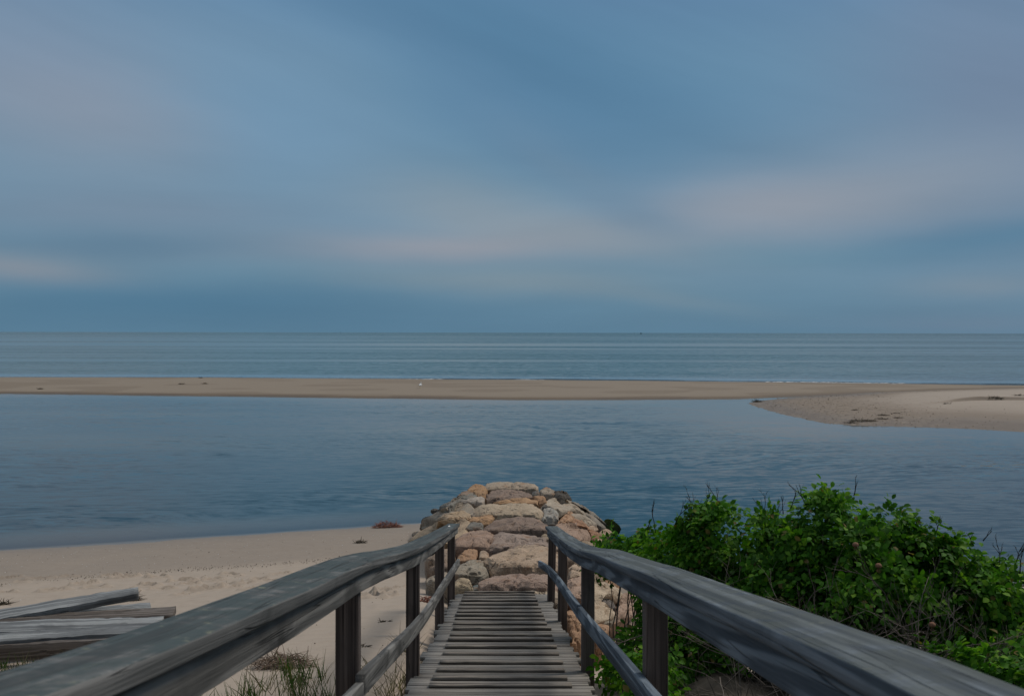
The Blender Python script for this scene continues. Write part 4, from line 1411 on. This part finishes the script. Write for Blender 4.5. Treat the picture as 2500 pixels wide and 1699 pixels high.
for k, (px, py, rx, lab) in enumerate(((98, 950, 0.28, 'dark seaweed dot near the left end of the sandbar'), (490, 922.8, 0.4, 'dark seaweed lump on the far edge of the sandbar'),
                                        (500, 937, 0.35, 'thin seaweed streak below the far edge lump'), (445, 938, 0.6, 'faint seaweed line left of the thin streak'))):
    weed(ground_at(px, py, bar_z, 60, 110), rx * 0.6, 0.15, 0.07, 30, M['weed_dark'], lab, 60 + k, length=0.2, wid=0.025)


def scatter(name, mat, label, spots, smin, smax, seed, flat=0.5):
    rs = random.Random(seed)
    g = Geo()
    for p in spots:
        s = rs.uniform(smin, smax)
        if rs.random() < 0.05:
            s *= 1.6
        a0 = rs.uniform(0, 6)
        vs = []
        for k in range(6):
            a = a0 + k * math.pi / 3
            vs.append(Vector((p[0] + s * math.cos(a) * rs.uniform(.6, 1.1), p[1] + s * math.sin(a) * rs.uniform(.6, 1.1), p[2] - 0.002)))
        for k in range(6):
            vs.append(vs[k] * 0.0 + Vector((p[0] + (vs[k].x - p[0]) * 0.6, p[1] + (vs[k].y - p[1]) * 0.6, p[2] + s * flat * rs.uniform(.7, 1.1))))
        fs = [(k, (k + 1) % 6, 6 + (k + 1) % 6, 6 + k) for k in range(6)] + [(6, 7, 8, 9, 10, 11)]
        g.add(vs, fs)
    return tag(g.build(name, mat, None, False), label, None, None, 'stuff')


rs = random.Random(5)
sp1, sp2, sp3 = [], [], []
for _ in range(520):
    x = rs.uniform(-12, -1.6)
    t = abs(rs.gauss(0, 1)) * 3.2 + rs.uniform(0.2, 2)
    y = float(shore_y(x)) - t
    if y > 6:
        sp1.append((x, y, hb(x, y) + 0.006))
for _ in range(900):
    x = rs.uniform(-12, -1.4)
    y = float(shore_y(x)) - 5.6 + rs.gauss(0, 0.16) + 0.3 * nz(x * 0.6, 2)
    sp2.append((x, y, hb(x, y) + 0.01))
for _ in range(350):
    x = rs.uniform(-12, -1.0)
    y = rs.uniform(7, 22)
    sp2.append((x, y, hb(x, y) + 0.012))
scatter('shell_fragments', M['shell'], 'white shell fragments scattered over the beach', sp1, 0.004, 0.011, 1)
scatter('wrack_line', M['weed_dark'], 'dark line of washed up bits along the beach', sp2, 0.004, 0.011, 2)
rs = random.Random(8)
tries = 0
X_, Y_ = np.array([rs.uniform(12, 40) for _ in range(40000)]), np.array([rs.uniform(48, 82) for _ in range(40000)])
Zs = h_spit(X_, Y_)
Pb = spit_peb(X_, Y_, Zs)
for x, y, z, pb in zip(X_, Y_, Zs, Pb):
    if z > -0.01 and rs.random() < pb * 0.17:
        sp3.append((x, y, z + 0.005))
scatter('pebbles', M['pebble'], 'brown pebbles and shells on the tip of the sand spit', sp3, 0.015, 0.038, 3, 0.6)

# ---------------------------------------------------------------- vegetation
rng = np.random.RandomState(3)
LEAF = np.array([[0, 0, 0], [0, 0.5, 0.05], [0, 1.0, -0.10], [-0.24, 0.28, 0.10], [-0.27, 0.66, 0.06], [0.24, 0.28, 0.10], [0.27, 0.66, 0.06]])
LF = [(0, 1, 4, 3), (1, 2, 4), (0, 5, 6, 1), (1, 6, 2)]


def norm(a):
    return a / np.maximum(np.linalg.norm(a, axis=-1, keepdims=True), 1e-9)


def leaflets(name, base, direc, up, length, mat, parent):
    """instances of one folded leaflet merged into one foliage mesh"""
    d = norm(direc)
    r = norm(np.cross(d, up))
    u = np.cross(r, d)
    L = length[:, None, None]
    V = base[:, None, :] + L * (LEAF[None, :, 0:1] * r[:, None, :] * 1.15 + LEAF[None, :, 1:2] * d[:, None, :] + LEAF[None, :, 2:3] * u[:, None, :])
    n = len(base)
    V = V.reshape(-1, 3)
    me = bpy.data.meshes.new(name)
    me.vertices.add(len(V))
    me.vertices.foreach_set('co', V.ravel().astype(np.float32))
    lens = np.array([len(f) for f in LF])
    idx = np.concatenate([np.array(f) for f in LF])
    allidx = (np.arange(n)[:, None] * 7 + idx[None, :]).ravel().astype(np.int32)
    per = lens.sum()
    starts = np.concatenate([[0], np.cumsum(lens)[:-1]])
    st = (np.arange(n)[:, None] * per + starts[None, :]).ravel().astype(np.int32)
    me.loops.add(len(allidx))
    me.loops.foreach_set('vertex_index', allidx)
    me.polygons.add(n * len(LF))
    me.polygons.foreach_set('loop_start', st)
    me.update()
    me.validate()
    return link(name, me, mat, parent, True)


def foliage(name, shoots, normals, mat, parent, scale=1.0, leaves=(4, 7), seed=1):
    rs = np.random.RandomState(seed)
    B, Dd, U, Ls = [], [], [], []
    for p, nrm in zip(shoots, normals):
        nrm = norm(nrm)
        k = rs.randint(leaves[0], leaves[1])
        a0 = rs.uniform(0, 6.283)
        e1 = norm(np.cross(nrm, [0.3, 0.2, 0.93] if abs(nrm[2]) < 0.9 else [1, 0, 0]))
        e2 = np.cross(nrm, e1)
        for i in range(k):
            a = a0 + i * 6.283 / k + rs.uniform(-.35, .35)
            el_ = rs.uniform(-0.1, 0.95)
            dirn = norm((math.cos(a) * e1 + math.sin(a) * e2) * math.cos(el_) + nrm * math.sin(el_))
            RL = scale * rs.uniform(0.065, 0.125)
            upv = norm(nrm + 0.25 * rs.normal(size=3))
            side = norm(np.cross(dirn, upv))
            upl = np.cross(side, dirn)
            pos = p + dirn * 0.012
            for j in range(3):
                f = (0.35 + 0.3 * j)
                droop = -0.20 * f * f * RL * 2
                q = pos + dirn * RL * f + np.array([0, 0, droop])
                for s in (-1, 1):
                    B.append(q)
                    Dd.append(dirn * 0.55 + side * s * 0.85 + upl * rs.uniform(-0.25, 0.35) + np.array([0, 0, -0.12]))
                    U.append(upl + 0.3 * rs.normal(size=3))
                    Ls.append(scale * rs.uniform(0.028, 0.046))
            B.append(pos + dirn * RL + np.array([0, 0, -0.12 * RL]))
            Dd.append(dirn + np.array([0, 0, -0.35]))
            U.append(upl)
            Ls.append(scale * rs.uniform(0.034, 0.05))
    return leaflets(name, np.array(B), np.array(Dd), np.array(U), np.array(Ls), mat, parent)


def bush(label, blobs, base, n_stems, seed, hips=(), dead=(), scale=1.0, mat='leaf', twigs=40, twig_zone=None):
    """blobs: (cx,cy,cz,rx,ry,rz,count) ellipsoids of leafy shoots"""
    rs = np.random.RandomState(seed)
    rp = random.Random(seed)
    base = Vector(base)
    root = empty('rose_bush', base)
    tag(root, label, 'rose bush', 'rugosa rose bushes beside the walkway')
    S, Nn = [], []
    for cx, cy, cz, rx, ry, rz, cnt in blobs:
        cnt = int(cnt * 1.0)
        cl = []
        while len(cl) < max(4, cnt // 7):            # tufts: shoots crowd at the ends of branches, with gaps between
            v = norm(rs.normal(size=3))
            if v[2] < -0.6:
                continue
            q = 1.0 + 0.30 * mnoise.noise(Vector(v * 2.3) + Vector((cx, cy, cz))) + 0.25 * mnoise.noise(Vector(v * 5.0) + Vector((cy, cx, seed)))
            cl.append((v, q * rs.uniform(0.86, 1.08)))
        k = 0
        while k < cnt:
            if rs.rand() < 0.74:
                v, rad = cl[rs.randint(len(cl))]
                nb = norm(np.array([v[0] / rx, v[1] / ry, v[2] / rz]))
                o_ = rs.normal(size=3) * 0.062
                p = np.array([cx + v[0] * rx * rad, cy + v[1] * ry * rad, cz + v[2] * rz * rad]) + o_ + nb * (0.035 - 4.0 * float((o_ ** 2).sum()))
                nn_ = nb + o_ * 9 + np.array([0, 0, 0.6]) + 0.2 * rs.normal(size=3)
            else:
                v = norm(rs.normal(size=3))
                if v[2] < -0.75:
                    continue
                rad = rs.uniform(0.4, 0.86)
                p = np.array([cx + v[0] * rx * rad, cy + v[1] * ry * rad, cz + v[2] * rz * rad])
                nn_ = np.array([v[0] / rx, v[1] / ry, v[2] / rz]) * min(rx, rz) + np.array([0, 0, 0.75]) + 0.35 * rs.normal(size=3)
            if p[0] < 0.74 or (p[0] < 0.80 and p[1] < 5):
                p[0] = 0.82 + 0.1 * rs.rand()
            S.append(p - np.array(base))
            Nn.append(nn_)
            k += 1
    foliage('foliage', S, Nn, M[mat], root, scale * 1.22, seed=seed)
    # stems from the ground to some of the shoots
    g = Geo()
    idx = rs.choice(len(S), min(n_stems, len(S)), replace=False)
    for i in idx:
        tip = Vector(S[i])
        foot = Vector((tip.x * 0.45 + rp.uniform(-.2, .2), tip.y * 0.45 + rp.uniform(-.2, .2), -0.05))
        foot.z = hb(foot.x + base.x, foot.y + base.y) - base.z - 0.05
        mid = foot.lerp(tip, 0.55) + Vector((rp.uniform(-.1, .1), rp.uniform(-.1, .1), rp.uniform(-0.02, .15)))
        pts = []
        for k in range(8):
            t = k / 7
            p = foot * (1 - t) ** 2 + mid * 2 * t * (1 - t) + tip * t * t
            pts.append(p + Vector((rp.uniform(-1, 1), rp.uniform(-1, 1), rp.uniform(-1, 1))) * 0.012)
        r0 = rp.uniform(0.005, 0.010)
        g.tube(pts, [r0 * (1 - 0.65 * k / 7) for k in range(8)], 5)
    g.build('stems', M['stem'], root, True)
    # dead twigs in a zone
    if twig_zone and twigs:
        g = Geo()
        (x0, x1, y0, y1, z0, z1) = twig_zone
        for _ in range(twigs):
            p = Vector((rp.uniform(x0, x1), rp.uniform(y0, y1), rp.uniform(z0, z1))) - base
            d = Vector((rp.uniform(-1, 1), rp.uniform(-0.7, 0.5), rp.uniform(-0.35, 0.9))).normalized()
            branch(g, p, d, rp.uniform(0.25, 0.6), rp.uniform(0.0025, 0.0055), rp, 2)
        g.build('dead_twigs', M['twig'], root, True)
    for k, (p, h) in enumerate(dead):
        g = Geo()
        q = Vector(p) - base
        branch(g, q, Vector((rp.uniform(-.45, .45), rp.uniform(-.3, .3), 1)).normalized(), h * 0.6, 0.0048, rp, 3, 0.45)
        g.build('bare_twig', M['twig_dark'], root, True)
    for p in hips:
        bm = bmesh.new()
        bmesh.ops.create_uvsphere(bm, u_segments=12, v_segments=8, radius=0.021)
        for v in bm.verts:
            v.co.z *= 0.85
            if v.co.z < -0.012:
                v.co.x *= 0.5
                v.co.y *= 0.5
            v.co += Vector((nz(v.co.x * 80, v.co.y * 80, k), nz(v.co.y * 80, v.co.z * 80, 3), 0)) * 0.003
        for kk in range(5):       # dried sepals
            a = kk * 1.257
            vs = [bm.verts.new((0.008 * math.cos(a + s), 0.008 * math.sin(a + s), -0.016)) for s in (-.4, .4)] + [bm.verts.new((0.02 * math.cos(a), 0.02 * math.sin(a), -0.036))]
            bm.faces.new(vs)
        me = bpy.data.meshes.new('rose_hip')
        bm.to_mesh(me)
        bm.free()
        o = link('rose_hip', me, M['hip'], root)
        o.location = Vector(p) - base
    return root


def branch(g, p, d, L, r, rp, depth, spread=0.75):
    n = 5
    pts, rad = [p.copy()], [r]
    dd = d.copy()
    for k in range(n):
        dd = (dd + Vector((rp.uniform(-1, 1), rp.uniform(-1, 1), rp.uniform(-1, 1))) * 0.22).normalized()
        p = p + dd * (L / n)
        pts.append(p.copy())
        rad.append(r * (1 - 0.14 * (k + 1)))
        if depth > 0 and k in (1, 2, 3) and rp.random() < 0.75:
            nd = (dd + Vector((rp.uniform(-1, 1), rp.uniform(-1, 1), rp.uniform(-0.3, 1))) * spread).normalized()
            branch(g, p, nd, L * rp.uniform(0.35, 0.6), r * 0.6, rp, depth - 1, spread)
    g.tube(pts, rad, 4)


def tips(lst, d):
    return [(at(px, py, d), h) for px, py, h in lst]


b1 = at(2070, 1600, 7.0)
bush('tallest leafy green rose bush in the middle right, with brown rose hips',
     [(2.28, 7.3, 3.12, 0.36, 0.45, 0.48, 160), (2.62, 7.1, 3.03, 0.46, 0.5, 0.46, 210), (2.92, 7.0, 2.92, 0.34, 0.45, 0.44, 150), (2.45, 6.9, 2.75, 0.55, 0.5, 0.42, 130), (2.9, 6.9, 2.45, 0.55, 0.6, 0.45, 120)],
     (2.6, 7.0, hb(2.6, 7.0)), 70, 1, hips=[at(2089, 1330, 6.35), at(2145, 1381, 6.3), at(2276, 1525, 5.9)],
     dead=tips([(1968, 1235, 0.28), (2085, 1210, 0.2), (1930, 1240, 0.22), (2010, 1290, 0.2)], 7.2), twigs=110, twig_zone=(1.9, 2.9, 5.8, 6.5, 2.35, 2.95))
bush('broad green rose bush left of the tallest one, dark bare twigs above it',
     [(1.55, 8.1, 2.80, 0.32, 0.45, 0.36, 120), (1.85, 8.0, 2.88, 0.40, 0.5, 0.46, 180), (1.72, 7.7, 2.58, 0.52, 0.5, 0.40, 150), (2.15, 7.6, 2.72, 0.36, 0.4, 0.46, 110)],
     (1.75, 7.9, hb(1.75, 7.9)), 60, 2, hips=[],
     dead=tips([(1600, 1300, 0.34), (1650, 1275, 0.34), (1690, 1262, 0.34), (1715, 1260, 0.36), (1745, 1270, 0.42), (1758, 1240, 0.34), (1870, 1330, 0.50), (1880, 1290, 0.42), (1912, 1255, 0.2)], 7.9), twigs=60, twig_zone=(1.35, 2.3, 6.6, 7.3, 2.15, 2.8))
bush('rose bush at the right edge of the picture, stepping down to the right',
     [(3.30, 7.0, 2.92, 0.24, 0.4, 0.42, 110), (3.6, 6.9, 2.72, 0.34, 0.4, 0.42, 130), (3.95, 6.8, 2.55, 0.45, 0.5, 0.38, 120), (3.45, 6.5, 2.45, 0.55, 0.5, 0.36, 130)],
     (3.6, 6.9, hb(3.6, 6.9)), 50, 3, dead=tips([(2285, 1300, 0.14), (2375, 1330, 0.16), (2400, 1320, 0.16), (2440, 1385, 0.26), (2490, 1400, 0.30), (2475, 1390, 0.28)], 6.9), twigs=30, twig_zone=(2.9, 3.7, 5.9, 6.4, 2.3, 2.8))
bush('low rose sprig spilling over the right handrail near the jetty',
     [(1.12, 9.0, 2.78, 0.17, 0.35, 0.16, 42), (1.42, 8.8, 2.74, 0.26, 0.4, 0.20, 55)],
     (1.2, 8.8, hb(1.2, 8.8)), 24, 4, dead=tips([(1590, 1310, 0.18)], 8.8), twigs=0)
bush('dark shaded rose foliage between the deck and rocks under the right rail',
     [(1.10, 7.9, 2.18, 0.25, 0.35, 0.20, 70), (1.40, 8.3, 2.32, 0.20, 0.3, 0.20, 45), (1.48, 7.5, 2.30, 0.36, 0.45, 0.3, 80)],
     (1.2, 8.3, hb(1.2, 8.3)), 24, 5, twigs=14, twig_zone=(1.0, 1.6, 7.0, 8.0, 2.1, 2.6))
bush('small leafy rose shoot beside the near right edge of the deck',
     [(0.92, 6.6, 2.42, 0.16, 0.3, 0.26, 34), (0.88, 5.9, 2.50, 0.12, 0.3, 0.22, 26)],
     (0.95, 6.3, hb(0.95, 6.3)), 14, 6, twigs=0)
bush('low bright green rose bush just above the right handrail corner',
     [(2.55, 5.6, 2.72, 0.30, 0.35, 0.26, 100), (2.95, 5.5, 2.72, 0.36, 0.4, 0.24, 110), (2.25, 5.4, 2.42, 0.35, 0.4, 0.25, 70)],
     (2.6, 5.5, hb(2.6, 5.5)), 26, 7, twigs=40, twig_zone=(1.5, 2.5, 5.2, 6.2, 2.3, 2.75))
bush('olive yellow rose sprig among dead twigs in the middle of the thicket',
     [(2.02, 6.95, 2.78, 0.12, 0.12, 0.10, 16), (2.38, 6.2, 2.62, 0.09, 0.1, 0.08, 9)],
     (2.1, 6.7, hb(2.1, 6.7)), 20, 8, mat='leaf_olive', twigs=90, twig_zone=(1.3, 2.6, 5.2, 6.4, 2.15, 2.75))


def blades(name, spots, mat, label, hmin, hmax, seed, lean=0.5, wid=0.0035, kind='stuff'):
    rs = random.Random(seed)
    g = Geo()
    for x, y, z in spots:
        L = rs.uniform(hmin, hmax)
        a = rs.uniform(0, 6.283)
        d = Vector((math.cos(a) * rs.uniform(0.05, lean), math.sin(a) * rs.uniform(0.05, lean), 1)).normalized()
        bend = Vector((math.cos(a), math.sin(a), -0.4)) * rs.uniform(0.05, lean * 0.75)
        s = d.cross(Vector((rs.uniform(-1, 1), rs.uniform(-1, 1), 0.1))).normalized()
        p = Vector((x, y, z - 0.02))
        vs = []
        n = 6
        for k in range(n + 1):
            ww = wid * (1 - (k / n) ** 1.6) + 0.0005
            vs += [p - s * ww, p + s * ww]
            p = p + d * (L / n)
            d = (d + bend * (0.12 + 0.16 * k / n)).normalized()
        g.add(vs, [(2 * k, 2 * k + 1, 2 * k + 3, 2 * k + 2) for k in range(n)])
    return tag(g.build(name, mat, None, True), label, None, None, kind)


def patch(px0, px1, py0, py1, n, seed, clump=0.0):
    rs = random.Random(seed)
    out = []
    cs = []
    for _ in range(n):
        if clump and cs and rs.random() < clump:
            c = rs.choice(cs)
            x, y = c[0] + rs.gauss(0, 0.035), c[1] + rs.gauss(0, 0.035)
        else:
            p = ground_at(rs.uniform(px0, px1), rs.uniform(py0, py1), hb)
            x, y = p.x, p.y
            cs.append((x, y))
        if -0.68 < x < 0.7:
            continue
        out.append((x, y, hb(x, y)))
    return out


gs = patch(430, 620, 1700, 1800, 280, 1, 0.9) + patch(600, 820, 1700, 1800, 130, 2, 0.9) + patch(-40, 70, 1625, 1720, 220, 3, 0.8) + patch(690, 800, 1650, 1720, 120, 9, 0.8)
blades('beach_grass', gs, M['grass'], 'green beach grass growing below the left handrail', 0.08, 0.26, 1, 0.5)
gs = patch(880, 1000, 1640, 1740, 170, 4, 0.8) + patch(600, 800, 1660, 1720, 90, 5, 0.7) + patch(0, 300, 1610, 1680, 130, 6, 0.6) + patch(985, 1015, 1585, 1640, 60, 7, 0.8)
blades('dry_grass', gs, M['dry_grass'], 'dry straw coloured grass along the left side of the boardwalk', 0.08, 0.30, 2, 0.9, 0.003)
gs = [tuple(Vector((x, y, hb(x, y)))) for x, y in ((rs.uniform(1.2, 2.6), rs.uniform(4.4, 6.4)) for _ in range(90))]
blades('dead_stalks', gs, M['twig'], 'thin dead stalks on the dark ground under the rose thicket', 0.25, 0.7, 3, 1.1, 0.004)

# ---------------------------------------------------------------- gull on the sandbar
gp = ground_at(1026, 947.5, bar_z, 60, 110)
gull = empty('gull', gp)
gull.scale = (1.25, 1.25, 1.3)
tag(gull, 'white gull standing on the sandbar', 'gull')
spine = [(-0.20, 0.175, 0.006), (-0.14, 0.185, 0.035), (-0.06, 0.19, 0.066), (0.02, 0.205, 0.078), (0.08, 0.235, 0.066), (0.105, 0.275, 0.042), (0.112, 0.31, 0.033), (0.12, 0.335, 0.038), (0.135, 0.345, 0.032), (0.155, 0.343, 0.012)]
g = Geo()
pts = [Vector((0.25 * s, s, z)) for s, z, r in spine]
g.tube(pts, [r for s, z, r in spine], 12)
body = g.build('body', M['white'], gull, True)
g = Geo()
g.tube([Vector((0.038, 0.152, 0.342)), Vector((0.044, 0.178, 0.338)), Vector((0.048, 0.195, 0.330))], [0.010, 0.008, 0.002], 6)
g.build('beak', M['yellow'], gull, True)
for s in (-1, 1):
    g = Geo()
    g.tube([Vector((s * 0.03, 0.0, 0.14)), Vector((s * 0.032, 0.01, 0.07)), Vector((s * 0.03, 0.0, 0.008))], [0.008, 0.006, 0.006], 6)
    g.add([Vector((s * 0.03, -0.01, 0.008)), Vector((s * 0.03 - 0.025, 0.05, 0.004)), Vector((s * 0.03, 0.06, 0.006)), Vector((s * 0.03 + 0.025, 0.05, 0.004))], [(0, 1, 2), (0, 2, 3)])
    g.build('leg', M['yellow'], gull)
    g = Geo()
    vs, k = [], 7
    for i in range(k + 1):
        t = i / k
        y = 0.08 - 0.30 * t
        hw = 0.055 * math.sin(math.pi * min(1, t * 0.8 + 0.2)) + 0.004
        zc = 0.215 - 0.03 * t
        xo = 0.25 * y + s * (0.066 * (1 - t) + 0.018)
        vs += [Vector((xo, y, zc + hw)), Vector((xo + s * 0.014, y, zc)), Vector((xo, y, zc - hw))]
    g.add(vs, [(3 * i + j, 3 * i + j + 1, 3 * i + j + 4, 3 * i + j + 3) for i in range(k) for j in range(2)])
    g.build('wing', M['grey'], gull, True)

# ---------------------------------------------------------------- boats on the horizon
def hull_geo(L, B, Hh):
    g = Geo()
    vs = []
    n = 10
    for i in range(n + 1):
        t = i / n
        x = L * (t - 0.5)
        b = B * 0.5 * (math.sin(math.pi * min(1.0, 0.15 + t * 0.85)) ** 0.6)
        sh = Hh * (1 + 0.25 * (2 * t - 1) ** 2)
        vs += [(x, -b, sh), (x, -b * 0.6, -0.3), (x, b * 0.6, -0.3), (x, b, sh)]
    fs = [(4 * i + j, 4 * i + j + 1, 4 * i + j + 5, 4 * i + j + 4) for i in range(n) for j in range(3)]
    fs += [(4 * i + 3, 4 * i, 4 * i + 4, 4 * i + 7) for i in range(n)]
    fs += [(0, 1, 2, 3), (4 * n + 3, 4 * n + 2, 4 * n + 1, 4 * n)]
    g.add([Vector(v) for v in vs], fs)
    return g


def sailboat(px, dist, label, rot, hgt):
    x = (px - CX) / F * dist
    o = empty('sailboat', (x, dist, 0))
    o.rotation_euler = (0, 0, rot)
    tag(o, label, 'boat', 'boats far out on the horizon')
    hull_geo(hgt * 0.75, hgt * 0.22, hgt * 0.09).build('hull', M['hull'], o)
    g = Geo()
    g.tube([Vector((0.05 * hgt, 0, 0)), Vector((0.05 * hgt, 0, hgt))], [hgt * 0.012, hgt * 0.006], 6)
    g.build('mast', M['hull'], o)
    g = Geo()
    th = hgt * 0.004
    tri = [(0.03, 0.16), (-0.30, 0.17), (0.03, 0.97)]
    g.add([Vector((a * hgt, s * th + 0.02 * hgt, b * hgt)) for s in (-1, 1) for a, b in tri], [(0, 1, 2), (5, 4, 3), (0, 3, 4, 1), (1, 4, 5, 2), (2, 5, 3, 0)])
    g.build('sail', M['sail'], o)
    return o


sailboat(831, 5200, 'tiny sailing boat alone on the left part of the horizon', R(70), 10)
sailboat(1549, 4600, 'tiny sailing boat on the horizon, left of two close together', R(75), 11)
o = empty('fishing_boat', ((1565 - CX) / F * 4800, 4800, 0))
tag(o, 'small dark motor boat on the horizon beside the sailing boat', 'boat', 'boats far out on the horizon')
hull_geo(11, 3.6, 1.9).build('hull', M['hull'], o)
g = Geo()
g.sweep([Vector((-1.0, 0, 1.8)), Vector((-1.0, 0, 4.4))], UX, UY, rect(-2.0, 2.0, -1.3, 1.3, 0.2, 2))
g.build('cabin', M['hull'], o)
g = Geo()
g.tube([Vector((1.4, 0, 1.8)), Vector((1.4, 0, 6.2))], [0.12, 0.08], 6)
g.build('mast', M['hull'], o)
